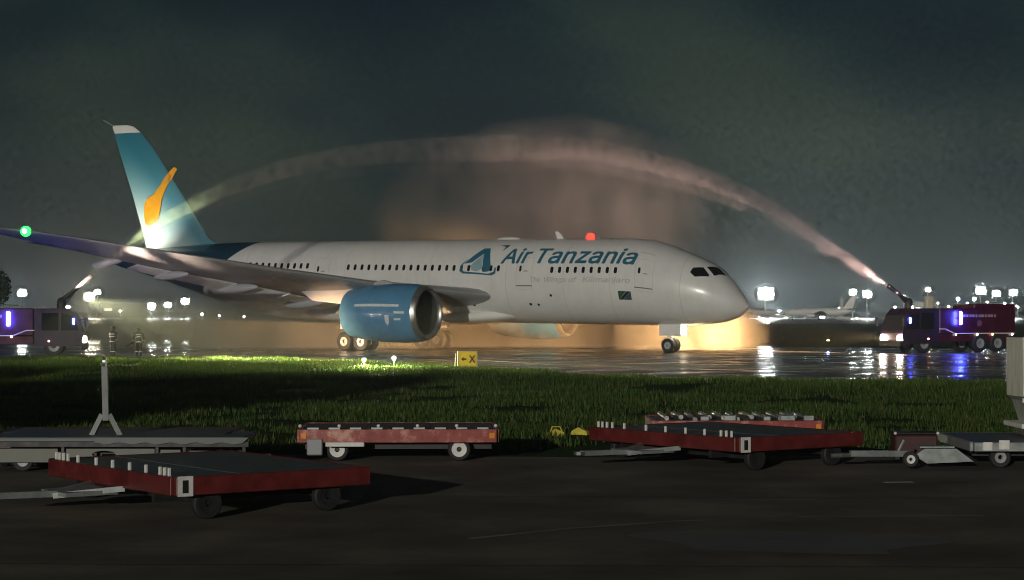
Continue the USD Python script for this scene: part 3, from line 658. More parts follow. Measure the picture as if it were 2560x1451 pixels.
# spots added above both trucks to light the arch and the spray veil
spot('roof_beam', (26.6, 137.6, 4.1), (3.0, 151.0, 14.2), (1.0, .66, .52), 16000.0, 19, 1.0)
spot('roof_beam', (-28.6, 126.4, 4.2), (-4.0, 150.0, 15.2), (1.0, .74, .56), 9000.0, 13, 1.0)
spot('monitor_beam', TIPL + np.array([.35, -1.3, -.1]), at(420, 545, 131.5), (.80, 1.0, .50), 9000.0, 7)  # spots added beside the nozzles to brighten both jets
spot('monitor_beam', TIPR + np.array([.5, -.7, -.5]), at(1930, 525, 139.8), (1.0, .64, .57), 5500.0, 13)
pr = math.radians(-math.degrees(0.5381)); PX = lambda x, y, z: (15.70 + x * math.cos(pr) - y * math.sin(pr), 133.16 + x * math.sin(pr) + y * math.cos(pr), z + .03)
spot('landing_beam', PX(-5.0, 0, 1.62), PX(20, 4, .6), (1.0, .80, .50), 800.0, 42)
spot('logo_beam', PX(-51.7, -3.6, 7.9), PX(-52.2, 0, 11.5), (1.0, .96, .82), 460.0, 60)

# ------------------------------------------------------------------ firefighters
def hull(a, b):
    (p, r), (q, s) = a, b
    m = [m3.Manifold.sphere(rr, 14).translate(tuple(map(float, pp))) for pp, rr in ((p, r), (q, s))]
    return m3.Manifold.batch_hull(m)


def person(loc, rotz, label, J, helmet_tilt=0.0, face=0.0):
    t = thing('person', label, 'person', loc, rotz, None)
    def chain(*pts): return [hull(pts[i], pts[i + 1]) for i in range(len(pts) - 1)]
    S = []
    S += chain((J['pelvis'], .165), (J['waist'], .155), (J['chest'], .185))
    S += chain((J['chest'], .17), (J['neck'], .075), (J['head'] - np.array([0, 0, .06]), .07))
    for s in ('l', 'r'):
        S += chain((J['chest'] + np.array([0, (.1 if s == 'l' else -.1), .08]), .12), (J['sh_' + s], .085), (J['el_' + s], .065), (J['wr_' + s], .042))
        S += chain((J['pelvis'] + np.array([0, (.08 if s == 'l' else -.08), -.04]), .13), (J['kn_' + s], .088), (J['an_' + s], .068), (J['an_' + s] + np.array([.03, 0, -.05]), .055), (J['an_' + s] + np.array([.16, 0, -.055]), .045))
        w = J['wr_' + s]; d = w - J['el_' + s]; d /= np.linalg.norm(d); sd = np.cross(d, [1.0, 0, 0]); sd /= np.linalg.norm(sd) + 1e-9; n = np.cross(sd, d)
        palm = w + d * .07
        S += chain((w, .035), (palm, .036))
        for k, (o, L) in enumerate(((-.027, .065), (-.009, .078), (.009, .073), (.027, .058))):
            b = palm + sd * o + d * .025; S += chain((b, .010), (b + d * L * .5 + n * .008, .009), (b + d * L * .8 + n * .03, .008))
        b = palm - sd * .03 - d * .02; S += chain((b, .012), (b - sd * .022 + d * .035, .011), (b - sd * .02 + d * .06 + n * .015, .009))
    body = m3.Manifold.batch_boolean(S, m3.OpType.Add).refine_to_length(.045)
    mm = body.to_mesh(); bm = trimesh.Trimesh(mm.vert_properties[:, :3], mm.tri_verts); trimesh.smoothing.filter_taubin(bm, iterations=6)
    coat = paint('turnout_coat', (.018, .017, .016), .8, .3, 9, bump=.3)
    obj('body', bm, coat, t, smooth=60)
    h = J['head']; hd = m3.Manifold.batch_hull([m3.Manifold.sphere(.098, 20).translate((h[0], h[1], h[2] + .03)), m3.Manifold.sphere(.062, 16).translate((h[0] + .035, h[1], h[2] - .075))])
    hd = m3.Manifold.batch_boolean([hd, hull((h + np.array([.09, 0, .0]), .012), (h + np.array([.115, 0, -.03]), .016))] + [m3.Manifold.sphere(.025, 10).translate((h[0] - .005, h[1] + y, h[2] - .01)) for y in (-.1, .1)], m3.OpType.Add)
    mm = hd.to_mesh(); hm = trimesh.Trimesh(mm.vert_properties[:, :3], mm.tri_verts)
    head = obj('head', hm, paint('skin_tone', (.16, .085, .055), .55, .1, 8), t, smooth=60)
    obj('eye', cat([ball(h + np.array([.092, y, .02]), .011, 1) for y in (-.033, .033)]), glass, head); obj('mouth', box(h[0] + .088, h[0] + .10, h[1] - .025, h[1] + .025, h[2] - .082, h[2] - .074), paint('lip_tone', (.12, .04, .035), .5, .1, 8), head)
    hel = revolve([(.001, .150), (.07, .138), (.115, .09), (.132, .02), (.132, .0), (.175, -.018), (.172, -.028), (.12, -.012)], 'z', (h[0] - .005, h[1], h[2] + .05), 24)
    ho = obj('helmet', hel, paint('helmet_shell', (.03, .03, .032), .35, .1, 5), t, smooth=50)
    obj('visor', ball(h + np.array([.075, 0, .045]), .085, 2, (.7, 1.05, .55)), paint('visor_grey', (.35, .37, .38), .15, .05, 4, metal=.4), ho, smooth=60)
    band = paint('reflective_band', (.80, .80, .62), .4, .1, 10)
    def ringon(p, q, f, r, hgt=.055):
        c = np.array(p) * (1 - f) + np.array(q) * f; d = np.array(q) - np.array(p); d = d / np.linalg.norm(d)
        m = trimesh.creation.annulus(r - .01, r, hgt, sections=24); m.apply_transform(TR.rotation_matrix(0, (0, 0, 1)) if abs(d[2]) > .999 else trimesh.geometry.align_vectors([0, 0, 1], d)); m.apply_translation(c); return m
    for m in (ringon(J['waist'], J['chest'], .95, .215), ringon(J['waist'], J['chest'], .35, .205), ringon(J['pelvis'], J['waist'], -.35, .20)):
        obj('reflective_band', m, band, t)
    for s in ('l', 'r'):
        obj('reflective_band', ringon(J['el_' + s], J['wr_' + s], .6, .072, .045), band, t); obj('reflective_band', ringon(J['kn_' + s], J['an_' + s], .55, .098, .05), band, t)
    return t


A_ = lambda *v: np.array(v, float)
J1 = dict(pelvis=A_(0, 0, .98), waist=A_(.01, 0, 1.15), chest=A_(.03, 0, 1.40), neck=A_(.04, 0, 1.58), head=A_(.06, 0, 1.70), sh_l=A_(.02, .22, 1.48), el_l=A_(.12, .30, 1.22), wr_l=A_(.33, .20, 1.34), sh_r=A_(.02, -.22, 1.48), el_r=A_(-.06, -.29, 1.20), wr_r=A_(.10, -.25, .98), kn_l=A_(.06, .11, .53), an_l=A_(.0, .12, .10), kn_r=A_(.02, -.11, .53), an_r=A_(-.06, -.12, .10))
J2 = dict(pelvis=A_(0, 0, .95), waist=A_(.03, 0, 1.11), chest=A_(.10, 0, 1.34), neck=A_(.14, 0, 1.52), head=A_(.18, 0, 1.63), sh_l=A_(.09, .22, 1.43), el_l=A_(-.02, .32, 1.17), wr_l=A_(.12, .30, .95), sh_r=A_(.09, -.22, 1.43), el_r=A_(.02, -.32, 1.16), wr_r=A_(.15, -.27, .95), kn_l=A_(.14, .11, .53), an_l=A_(-.02, .12, .11), kn_r=A_(-.02, -.11, .52), an_r=A_(-.28, -.12, .12))
p1 = at(282, 893, 125.6); person((p1[0], p1[1], .03), 62, 'firefighter in dark banded coat standing left with an arm raised', J1)
p2 = at(347, 894, 124.6); person((p2[0], p2[1], .03), 100, 'firefighter in dark banded coat seen from behind carrying a hose nozzle', J2)
hz = thing('hose_nozzle', 'dark hose nozzle held low by the right firefighter', 'nozzle', (p2[0], p2[1], .03), 100)
obj('barrel', tube([(.12, .34, .86), (.02, .6, .74), (-.02, .78, .66)], [.045, .05, .06], 10), blackm, hz); obj('grip', bar((.12, .36, .9), (.16, .34, .72), .025, 8), blackm, hz)

# ------------------------------------------------------------------ ground service dollies
amber = glow('amber_glow', (1.0, .45, .10), 5.0)
ambm = paint('amber_reflector', (.85, .30, .04), .25, .1, 6)
TAPE = usdkit.material(stage, '/World/Looks/red_reflective', {
    'tc': ('texture_coordinate', {}), 'n': ('noise_texture', {'scale': 2.5, 'detail': 6.0, 'roughness': .7}), 'r': ('rgb_ramp', {'ramp': [(.35, (.24, .035, .03)), (.52, (.36, .075, .06)), (.66, (.66, .36, .28))]}), 'p': ('principled_bsdf', {'roughness': .35})},
    [('tc.object', 'n.vector'), ('n.fac', 'r.fac'), ('r.color', 'p.base_color')], surface='p.BSDF')


def dolly(loc, rotz, label, L=3.3, W=3.9, rail=redp, bar_up=False, drawbar=True, rollers=False, stops=True, plate=True, reflectors=False, studs=False, deck_h=.70, rimm=None):
    """A low platform dolly; the drawbar is on its -x side."""
    t = thing('pallet_dolly', label, 'dolly', loc, rotz, None)
    for i in range(3):
        a = -L / 2 + .07 + i * (L - .14) / 3
        obj('deck_plate', box(a + .006, a + (L - .14) / 3 - .006, -W / 2 + .07, W / 2 - .07, deck_h - .06, deck_h - .012 + .004 * (i == 1)), deckm, t)
    for y in (-1, 1):
        obj('side_rail', box(-L / 2, L / 2, y * W / 2 - .05, y * W / 2 + .05, deck_h - .29, deck_h, .012), rail, t)
    for x in (-1, 1):
        obj('end_rail', box(x * L / 2 - .05, x * L / 2 + .05, -W / 2 + .052, W / 2 - .052, deck_h - .29, deck_h - .003, .012), rail, t)
    obj('chassis', cat([beam((-L / 2 + .1, y, deck_h - .38), (L / 2 - .1, y, deck_h - .38), .10, .16) for y in (-W * .3, W * .3)] + [beam((x, -W / 2 + .2, .26), (x, W / 2 - .2, .26), .08, .08) for x in (-L * .31, L * .31)] + [bar((x, y, .28), (x, y, deck_h - .3), .06, 6) for x in (-L * .31, L * .31) for y in (-W * .3, W * .3)]), blackm, t)
    for x in (-1, 1):
        for y in (-1, 1):
            wheel(t, (x * L * .31, y * (W / 2 - .24), .25), .25, .16, rim=rimm or whitet, hub=.66)
    if drawbar and not bar_up:
        d = obj('drawbar', cat([beam((-L / 2, y * .62, deck_h - .30), (-L / 2 - 1.0, y * .10, .30), .09, .09) for y in (-1, 1)] + [beam((-L / 2 - .9, 0, .32), (-L / 2 - 2.1, 0, .34), .12, .10)]), galv, t)
        obj('plate', cat([prism([(-L / 2 - .06, deck_h - .32), (-L / 2 - .95, .36), (-L / 2 - .95, .30), (-L / 2 - .06, deck_h - .40)], -.5, .5)]), galv, d)
        obj('tow_eye', cat([revolve([(.07, -.03), (.11, -.03), (.11, .03), (.07, .03), (.07, -.03)], 'z', (-L / 2 - 2.18, 0, .34), 16)]), steel, d)
    if bar_up:
        d = obj('drawbar', cat([beam((-L / 2 - .1, y * .42, deck_h - .28), (-L / 2 - .16, y * .07, deck_h + .42), .10, .10) for y in (-1, 1)] + [beam((-L / 2 - .15, 0, deck_h + .3), (-L / 2 - .28, 0, deck_h + 1.42), .12, .10)]), paint('dull_bar', (.26, .27, .27), .5, .2, 4), t)
        obj('tow_eye', revolve([(.06, -.03), (.10, -.03), (.10, .03), (.06, .03), (.06, -.03)], 'y', (-L / 2 - .29, 0, deck_h + 1.5), 16), steel, d)
    if stops:
        for q in (.02, .055, .09, .2, .33, .47, .61, .77, .86, .90, .935, .965):
            y = -W / 2 + .12 + q * (W - .24)
            obj('stop', box(-L / 2 - .015, -L / 2 + .035, y - .022, y + .022, deck_h, deck_h + .13, .008), whitet, t)
    if plate:
        a = -L / 2 + .02
        pl = obj('number_plate', box(a, a + .26, -W / 2 - .062, -W / 2 - .053, deck_h - .30, deck_h + .01), whitet, t)
        obj('mark', box(a + .08, a + .18, -W / 2 - .066, -W / 2 - .0625, deck_h - .25, deck_h - .05), blackm, pl)
    if rollers:
        for i in range(11):
            x = -L / 2 + .3 + i * (L - .6) / 10
            obj('roller', bar((x, -W / 2 + .15, deck_h + .05 + .03 * math.sin(i * 2.3)), (x, W / 2 - .15, deck_h + .05), .055, 10), steel, t, smooth=40)
        for x, w in ((-.9, .2), (-.35, .28), (.6, .16), (1.0, .34), (1.55, .24)):
            obj('side_guide', box(x * L / 4, x * L / 4 + w, -W / 2 - .02, -W / 2 + .06, deck_h, deck_h + .10 + .02 * (w > .2), .012), galv, t)
    if reflectors:
        for x in (-1, 1):
            obj('reflector', box(x * (L / 2 - .1) - .06, x * (L / 2 - .1) + .06, -W / 2 - .064, -W / 2 - .053, deck_h - .20, deck_h - .08, .004), ambm, t)
    if studs:
        for i in range(6):
            x = -L / 2 + .02 + i * (L - .04) / 5
            obj('stud', ball((x, -W / 2 + .02, deck_h + .07), .04, 1), whitet, t)
        for i in range(9):
            x = -L / 2 + .3 + i * (L - .6) / 8
            obj('side_guide', box(x - .12, x + .12, -W / 2 - .02, -W / 2 + .05, deck_h, deck_h + .035), galv, t)
    return t


d0 = dolly((-5.17, 33.7, LOW + .03), 36, 'grey decked red pallet dolly nearest the camera at lower left', L=3.5, W=4.8, rimm=blackm)
copy(d0, (4.55, 43.15, LOW + .03), 36, 'grey decked red pallet dolly with tow bar right of centre')
dc = dolly((-2.5, 44.4, LOW + .03), 2, 'red pallet dolly with white wheel rims in the middle of the row', L=4.25, W=2.6, rail=TAPE, drawbar=False, stops=False, plate=False, reflectors=True, studs=True)
obj('tow_bar_block', box(-1.95, -1.62, -1.42, -1.37, .15, .5, .02), grey, dc); obj('tow_bar', box(-1.55, -.72, -1.46, -1.38, .33, .43, .015), whitet, dc)
dolly((5.25, 47.7, LOW + .03), 0, 'red roller dolly with orange reflectors behind the right dolly', L=3.9, W=2.6, rail=TAPE, drawbar=False, stops=False, plate=False, reflectors=True, rollers=True)
dl = dolly((-8.35, 42.6, LOW + .03), 90, 'red dolly with upright tow bar behind the nearest dolly at left', L=2.6, W=4.9, bar_up=True, stops=False, plate=False)
# baggage trailer with pale side panels between them
bt = thing('flat_trailer', 'low grey trailer with pale side panels and scalloped edge at left', 'trailer', (-7.6, 41.0 - 1.0, LOW + .03), 0)
obj('deck', box(-2.9, 2.2, .35, 2.3, .60, .70, .02), deckm, bt)
obj('frame', cat([box(-3.0, 2.3, .30, .36, .50, .62, .01)] + [box(x - .03, x + .03, .31, .37, .10, .52) for x in (-2.95, -1.45, .45, 1.0, 2.2)]), blackm, bt)
sh_ = [(-.8, .60)]
for i in range(30):
    sh_.append((-.8 + i * .103, .585 + .02 * math.cos(i * 1.26)))
obj('scalloped_edge', prism([(-.8, .70), (2.3, .70)] + sh_[::-1], .24, .29), deckm, bt)
pale = paint('pale_board', (.20, .21, .18), .6, .2, 3)
hole = trimesh.creation.extrude_polygon(Polygon([(-1.38, .2), (.40, .2), (.40, .47), (-1.38, .47)]).difference(Polygon([(-.62 + .24 * math.cos(a), .36 + .07 * math.sin(a)) for a in np.linspace(0, 2 * PI, 24, endpoint=False)])), .03)
hv = hole.vertices.copy(); hole.vertices = np.stack([hv[:, 0], hv[:, 2] + .31, hv[:, 1]], 1); hole.fix_normals()
obj('side_panel', hole, pale, bt); obj('side_panel', box(-2.9, -1.55, .31, .34, .2, .47), pale, bt); obj('side_panel', box(.52, .92, .31, .34, .2, .45), pale, bt); obj('side_panel', box(1.1, 2.15, .31, .34, .2, .43), pale, bt)
for x in (-2.3, 1.7):
    for y in (.55, 2.1):
        wheel(bt, (x, y, .22), .22, .14, rim=grey)
obj('end_block', box(2.32, 2.75, .3, .5, .18, .36, .02), pale, bt)

# right dolly with cargo container
rd = thing('container_dolly', 'galvanised container dolly with folded tow bar at the right edge', 'dolly', (11.6, 42.7, LOW + .03), 0)
obj('deck_plate', box(-2.1, 2.3, -1.55, 1.6, .50, .55, .01), deckm, rd); obj('side_rail', box(-2.12, 2.32, -1.66, -1.56, .36, .55, .015), galv, rd); obj('side_rail', box(-2.12, 2.32, 1.61, 1.7, .36, .55, .015), galv, rd)
obj('end_rail', box(-2.2, -2.125, -1.6, 1.65, .36, .56, .015), galv, rd)
obj('side_guide', box(-1.95, -1.75, -1.70, -1.665, .38, .56, .01), whitet, rd); obj('side_guide', box(-1.62, -1.40, -1.70, -1.665, .40, .60, .01), whitet, rd)
for x in (-1.5, 1.6):
    for y in (-1.25, 1.25):
        wheel(rd, (x, y, .22), .22, .15, rim=grey)
obj('chassis', cat([beam((-2, y, .28), (2.1, y, .28), .1, .12) for y in (-.9, .9)]), blackm, rd)
db = obj('drawbar', cat([beam((-3.5, -1.9, .34), (-4.75, -2.15, .36), .12, .12), bar((-3.75, -1.95, .36), (-3.62, -1.95, .62), .03, 6)]), galv, rd)
obj('tow_eye', bar((-4.7, -2.14, .33), (-5.15, -2.2, .32), .05, 8), steel, db)
obj('plate', cat([prism([(-2.2, .18), (-3.15, .14), (-3.40, .30), (-3.2, .44), (-2.55, .44)], -1.95, -1.75), prism([(-2.6, .46), (-3.3, .46), (-3.3, .49), (-2.6, .49)], -2.0, -1.5)]), galv, db)
wheel(db, (-3.52, -2.12, .24), .16, .10, rim=whitet)
bx = thing('tool_box', 'dark red box standing behind the tow bar at right', 'box', (8.75, 43.6, LOW + .03))
obj('shell', box(-.46, .46, -.3, .3, .12, .56, .03), paint('dark_red_box', (.06, .018, .015), .5, .2, 4), bx); obj('lid', box(-.48, .48, -.32, .32, .565, .62, .02), blackm, bx)
obj('foot', cat([box(x - .05, x + .05, -.25, .25, 0, .12) for x in (-.4, .4)]), blackm, bx); obj('corner_cap', cat([ball((x, -.32, .6), .035, 1) for x in (-.46, .46)]), whitet, bx)

cn = thing('cargo_container', 'pale slant cornered air cargo container standing at the right edge', 'container', (11.95, 43.3, LOW + .72))
cont = usdkit.material(stage, '/World/Looks/container_skin', {
    'tc': ('texture_coordinate', {}), 'm': ('mapping', {'scale': (1, 1, .2)}), 'n': ('noise_texture', {'scale': 7.0, 'detail': 6.0, 'roughness': .65}), 'r': ('rgb_ramp', {'ramp': [(.35, (.44, .45, .38)), (.55, (.60, .61, .53)), (.75, (.66, .67, .60))]}), 'p': ('principled_bsdf', {'roughness': .45, 'metallic': .1})},
    [('tc.object', 'm.vector'), ('m.vector', 'n.vector'), ('n.fac', 'r.fac'), ('r.color', 'p.base_color')], surface='p.BSDF')
obj('shell', prism([(-.95, .62), (-1.06, .72), (-1.06, 1.98), (1.1, 1.98), (1.1, .16), (-.80, .16)], -.75, .75), cont, cn)
obj('base', box(-1.12, 1.15, -.80, .80, .05, .155, .012), whitet, cn)
obj('corner_post', cat([box(-1.09, -1.02, -.785, -.752, .74, 2.0, .008)]), whitet, cn); obj('corner_bracket', box(-1.10, -.92, -.79, -.752, .60, .70, .008), whitet, cn)
obj('base_pad', cat([box(x - .1, x + .1, -.6, .6, -.13, .05) for x in (-.8, 0, .8)]), blackm, cn)

for px, py, rz_, lb in ((1390, 1094, 8, 'yellow wheel chock with carry handle on the grass edge'), (1450, 1090, -25, 'yellow wheel chock without handle beside the left end of the dolly')):
    d = FOC * (EYE - LOW) / (py - HOR); ck = thing('wheel_chock', lb, 'chock', ((px - 1280) * d / FOC, d, LOW + .03), rz_)
    obj('wedge', prism([(-.24, 0), (.24, 0), (.22, .1), (-.02, .2), (-.2, .1)], -.1, .1), yellow, ck)
    if 'with carry' in lb:
        obj('handle', tube([(-.15, 0, .1), (-.1, 0, .25), (.1, 0, .25), (.17, 0, .1)], .018, 8), yellow, ck)

# ------------------------------------------------------------------ sign and taxiway lights
sd = FOC * EYE / (922 - HOR); sg = thing('taxiway_sign', 'yellow taxiway sign with black arrow and letter in the grass strip', 'sign', ((1168 - 1280) * sd / FOC, sd, -.02), 10)
obj('panel', box(-.46, .46, -.09, .09, .14, .86, .02), paint('sign_yellow', (.62, .44, .04), .4, .08, 3), sg)
obj('frame', cat([box(-.50, -.463, -.11, .11, .02, .90), box(.463, .50, -.11, .11, .02, .90), box(-.462, .462, -.105, .105, .865, .90), box(-.462, .462, -.105, .105, .10, .135)]), paint('sign_frame', (.45, .38, .18), .45, .1, 3), sg)
for q0, q1 in (((-.3, 0, -.05), (-.3, 0, .12)), ((.3, 0, -.05), (.3, 0, .12)), ((-.62, -.1, 0), (-.60, -.1, .8))):
    obj('post', bar(q0, q1, .03, 8), paint('pale_post', (.55, .5, .36), .5, .1, 3), sg)
ar = prism([(-.32, .50), (-.20, .62), (-.20, .54), (-.06, .54), (-.06, .46), (-.20, .46), (-.20, .38)], -.098, -.0915)
tx = meshkit.text_mesh('X', .36, .006, True); tv = tx.vertices.copy(); tx.vertices = np.stack([tv[:, 0] + .06, -.0915 - tv[:, 2], tv[:, 1] + .32], 1); tx.fix_normals()
obj('arrow', ar, blackm, sg); obj('letter', tx, blackm, sg)
for px, py, c, nm, lb in ((2070, 882, (.2, .25, 1.0), 'blue_lamp', 'blue taxiway edge light on its stem right of the nose'), (2070, 852, (1.0, .55, .2), 'amber_lamp', 'amber taxiway light above the blue one right of the nose'), (1920, 806, (1.0, .85, .6), 'white_lamp', 'small white light low in front of the far floodlight')):
    d = {882: 134.0, 852: 186.0, 806: 400.0}[py]; p = at(px, py, d); s = d / 134.0
    tl = thing('edge_light', lb, 'light', (p[0], p[1], 0)); h = p[2]
    obj('lamp', ball((0, 0, h), .09 * s, 2), glow(nm, c, 14.0), tl); obj('stem', bar((0, 0, 0), (0, 0, h - .08 * s), .025 * s, 8), galv, tl); obj('base', cyl((0, 0, .03), .12 * s, .06, 'z', 16), yellow, tl)

for px, py, lb in ((985, 896, 'white taxiway edge lamp on the grass edge nearest the sign'), (910, 900, 'white taxiway edge lamp on the grass edge below the blue engine')):
    d = FOC * (EYE - .55) / (py - HOR); p = at(px, py, d); tl = thing('edge_light', lb, 'light', (p[0], p[1], 0))
    obj('lamp', ball((0, 0, .55), .085, 2), glow('edge_glow', (1.0, .96, .62), 2600.0), tl); obj('stem', bar((0, 0, -.1), (0, 0, .47), .03, 8), galv, tl); obj('base', cyl((0, 0, -.02), .14, .08, 'z', 16), yellow, tl)

# ------------------------------------------------------------------ far lights, buildings, parked aircraft
def mast(px, py, size, c, strength, label, D=700.0, n=1):
    p = at(px, py, D); t = thing('floodlight_mast', label, 'floodlight', (p[0], D, 0), 0, None)
    h = p[2]; r = size * .95 * D / FOC / 2; strength *= 6
    obj('pole', tube([(0, .5, 0), (0, .5, h)], [.22, .14], 10), galv, t)
    hd = obj('lamp_head', box(-r * 1.25, r * 1.3, .05, .45, h - r * 1.05, h + r * 1.05, .05), grey, t)
    k = int(px + py) % 3
    spots = [(0, 0, 1)] if size < 9 else ([(-.42, .1, .62), (.48, -.08, .72), (.05, .45, .5)], [(0, 0, .88), (.75, .2, .45)], [(-.55, -.1, .6), (.15, .12, .75), (.8, -.15, .42)])[k]
    for sx_, sz_, sr_ in spots:
        obj('lens', cyl((sx_ * r, -.02 - .01 * sr_, h + sz_ * r), r * sr_, .12, 'y', 24), glow('flood_' + ''.join(f'{int(v * 99):02d}' for v in c) + f'_{int(strength)}', c, strength), hd)
    return t


CW, CWARM = (.93, 1.0, .96), (1.0, .86, .62)
NEAR = ['just right of the nose tip', 'right of the brightest floodlight', 'low right of the brightest floodlight', 'left of the small apron building', 'left of the gantry pillar', 'low below the pair of floodlights', 'left of the water monitor', 'right of the water monitor', 'right of the yellow tower', 'over the left end of the terminal', 'between the two small white lamps', 'below the leftmost of three floodlights', 'below the middle of three floodlights', 'below the far right floodlight', 'right of the three floodlights', 'near the belly', 'left of the engine', 'left of the three floodlights']
for px, py, size, c, st, lb in (
        (55, 733, 20, CW, 60, 'white floodlight behind the left fire truck'), (222, 742, 24, CWARM, 70, 'warm floodlight right of the left fire truck, lower of a pair'), (243, 731, 15, CWARM, 60, 'warm floodlight right of the left fire truck, upper of a pair'),
        (378, 766, 19, CW, 60, 'white floodlight under the tail, leftmost of three'), (419, 763, 16, CW, 60, 'white floodlight under the tail, middle of three'), (462, 754, 19, CW, 60, 'white floodlight under the tail, rightmost of three'),
        (1914, 735, 34, CW, 90, 'brightest white floodlight just ahead of the nose'), (2132, 731, 17, CW, 60, 'white floodlight left of the right water jet'), (2168, 736, 20, CW, 60, 'white floodlight nearest the right water jet'),
        (2320, 725, 12, (1.0, .9, .6), 30, 'yellowish floodlight on top of the tower'), (2452, 727, 22, CW, 60, 'white floodlight above the right truck, leftmost of three'), (2491, 734, 18, CW, 60, 'white floodlight above the right truck, middle of three'), (2533, 732, 18, CW, 60, 'white floodlight at the far right edge'),
        (2260, 741, 6, CW, 25, 'tiny white lamp left of the tower'), (2395, 748, 8, CW, 25, 'small white lamp right of the tower, left one'), (2436, 748, 8, CW, 25, 'small white lamp right of the tower, right one'), (2055, 793, 11, CW, 30, 'low white lamp below the far parked airplane'), (2205, 808, 6, CW, 20, 'low white lamp left of the right fire truck')):
    mast(px, py, size, c, st, lb)
SMALL = [(1898, 790, 5, CWARM), (1948, 778, 5, CW), (1965, 796, 6, CWARM), (2012, 786, 5, CW), (2098, 772, 5, CW), (2142, 798, 6, CWARM), (2232, 775, 5, CWARM), (2278, 768, 6, CW), (2345, 758, 5, CWARM), (2372, 766, 6, CW), (2418, 758, 5, CW), (2468, 757, 6, CWARM), (2512, 760, 6, CW), (2545, 768, 5, CWARM), (505, 786, 7, CW), (548, 790, 6, CW), (610, 792, 6, CWARM), (300, 778, 5, CWARM)]
for i, (px, py, size, c) in enumerate(SMALL):
    mast(px, py, size, c, 14, f"tiny {'warm' if c is CWARM else 'white'} apron lamp {NEAR[i]}", 690.0 + 7 * (i % 5))


def far_plane(loc, rotz, label, s=1.0):
    t = thing('parked_airplane', label, 'airplane', loc, rotz, None)
    obj('fuselage', tube([(x * s, 0, z * s) for x, z in ((16, 3.2), (15.2, 3.3), (13, 3.6), (6, 3.7), (-8, 3.7), (-13, 4.2), (-16, 4.7))], [v * s for v in (.15, .9, 1.7, 1.9, 1.9, 1.2, .3)], 20), white, t, smooth=50)
    obj('fin', prism([(x * s, z * s) for x, z in ((-10.5, 5.2), (-15.2, 11.2), (-17, 11.2), (-15.2, 5.0))], -.2 * s, .2 * s), white, t)
    for y in (-1, 1):
        obj('wing', trimesh.convex.convex_hull(np.array([(3, 0, 3.0), (-3.5, 0, 3.0), (-3, y * 15, 4.2), (-4.6, y * 15, 4.2), (3, 0, 2.5), (-3.5, 0, 2.7), (-3, y * 15, 4.05), (-4.6, y * 15, 4.1)]) * s), grey, t)
        obj('stabiliser', trimesh.convex.convex_hull(np.array([(-12, 0, 5), (-15, 0, 5), (-15, y * 6, 5.4), (-16.3, y * 6, 5.4), (-12, 0, 4.8), (-15, 0, 4.8), (-15, y * 6, 5.3), (-16.3, y * 6, 5.3)]) * s), grey, t)
        obj('engine', revolve([(.5 * s, 4.5 * s), (1.0 * s, 4.4 * s), (1.1 * s, 3 * s), (.7 * s, .8 * s), (.001, .8 * s)], 'x', (0, y * 5.2 * s, 2.1 * s), 20), white, t, smooth=50)
        obj('gear', cat([bar((-.5 * s, y * 2.5 * s, .5 * s), (-.5 * s, y * 2.5 * s, 2.8 * s), .15 * s, 8), cyl((-.5 * s, y * 2.5 * s, .5 * s), .5 * s, .4 * s, 'y', 16)]), dark, t)
    obj('nose_gear', cat([bar((12 * s, 0, .4 * s), (12 * s, 0, 2.4 * s), .12 * s, 8), cyl((12 * s, 0, .4 * s), .4 * s, .3 * s, 'y', 16)]), dark, t)
    return t


far_plane((70.5, 600, 0), 12, 'small white parked airplane far ahead of the nose', .55)
far_plane((86, 560, 0), 160, 'pale parked airplane far away left of the right fire truck', .62)
stoneb = paint('pale_wall', (.48, .47, .44), .7, .12, .2)
lit = glow('lit_window', (1.0, .88, .66), 1.6)


def far_building(px0, px1, ytop, D, label, m=stoneb, nwin=8, name='terminal_building', depth=16):
    a, b = at(px0, ytop, D), at(px1, ytop, D); t = thing(name, label, 'building', ((a[0] + b[0]) / 2, D, 0), 0)
    w, h = (b[0] - a[0]), a[2]
    obj('wall', box(-w / 2, w / 2, 0, depth, -.2, h), m, t); obj('roof', box(-w / 2 - .4, w / 2 + .4, -.5, depth + .4, h + .002, h + .4), grey, t)
    for i in range(nwin):
        x = -w / 2 + (i + .5) * w / nwin
        f = obj('window', box(x - .36 * w / nwin, x + .36 * w / nwin, -.06, -.003, h * .45, h * .72), blackm, t); obj('pane', box(x - .31 * w / nwin, x + .31 * w / nwin, -.09, -.062, h * .48, h * .69), lit if (i * 7) % 3 == 0 else glass, f)


far_building(2285, 2345, 757, 820, 'grey low hangar left of the yellow tower far behind', nwin=3)
far_building(2375, 2510, 762, 800, 'long pale terminal building behind the right fire truck', nwin=9)
far_building(2010, 2085, 776, 760, 'small white apron building below the far lights', nwin=4, depth=8)
far_building(1880, 1990, 782, 780, 'low service building beneath the brightest floodlight', nwin=6, depth=8)
far_building(255, 350, 760, 760, 'dark low shed between the warm and white floodlights', m=paint('dark_wall', (.06, .06, .055), .8, .2, .3), nwin=3)
a, b = at(2311, 728, 815), at(2331, 728, 815)
tw = thing('control_tower', 'yellow lit tower rising behind the right fire truck', 'tower', ((a[0] + b[0]) / 2, 815, 0)); hh = a[2]
obj('shaft', box(-1.5, 1.5, -1.5, 1.5, 0, hh - 2.2), paint('ochre_wall', (.55, .40, .14), .7, .15, .4), tw); obj('cabin', box(-2.0, 2.0, -2.0, 2.0, hh - 2.19, hh - .4, .15), glass, tw); obj('roof', box(-2.2, 2.2, -2.2, 2.2, hh - .39, hh, .1), grey, tw)
gt = thing('gantry', 'pale upright gantry pillar on a base near the parked airplane', 'gantry', (at(2104, 800, 620)[0], 620, 0))
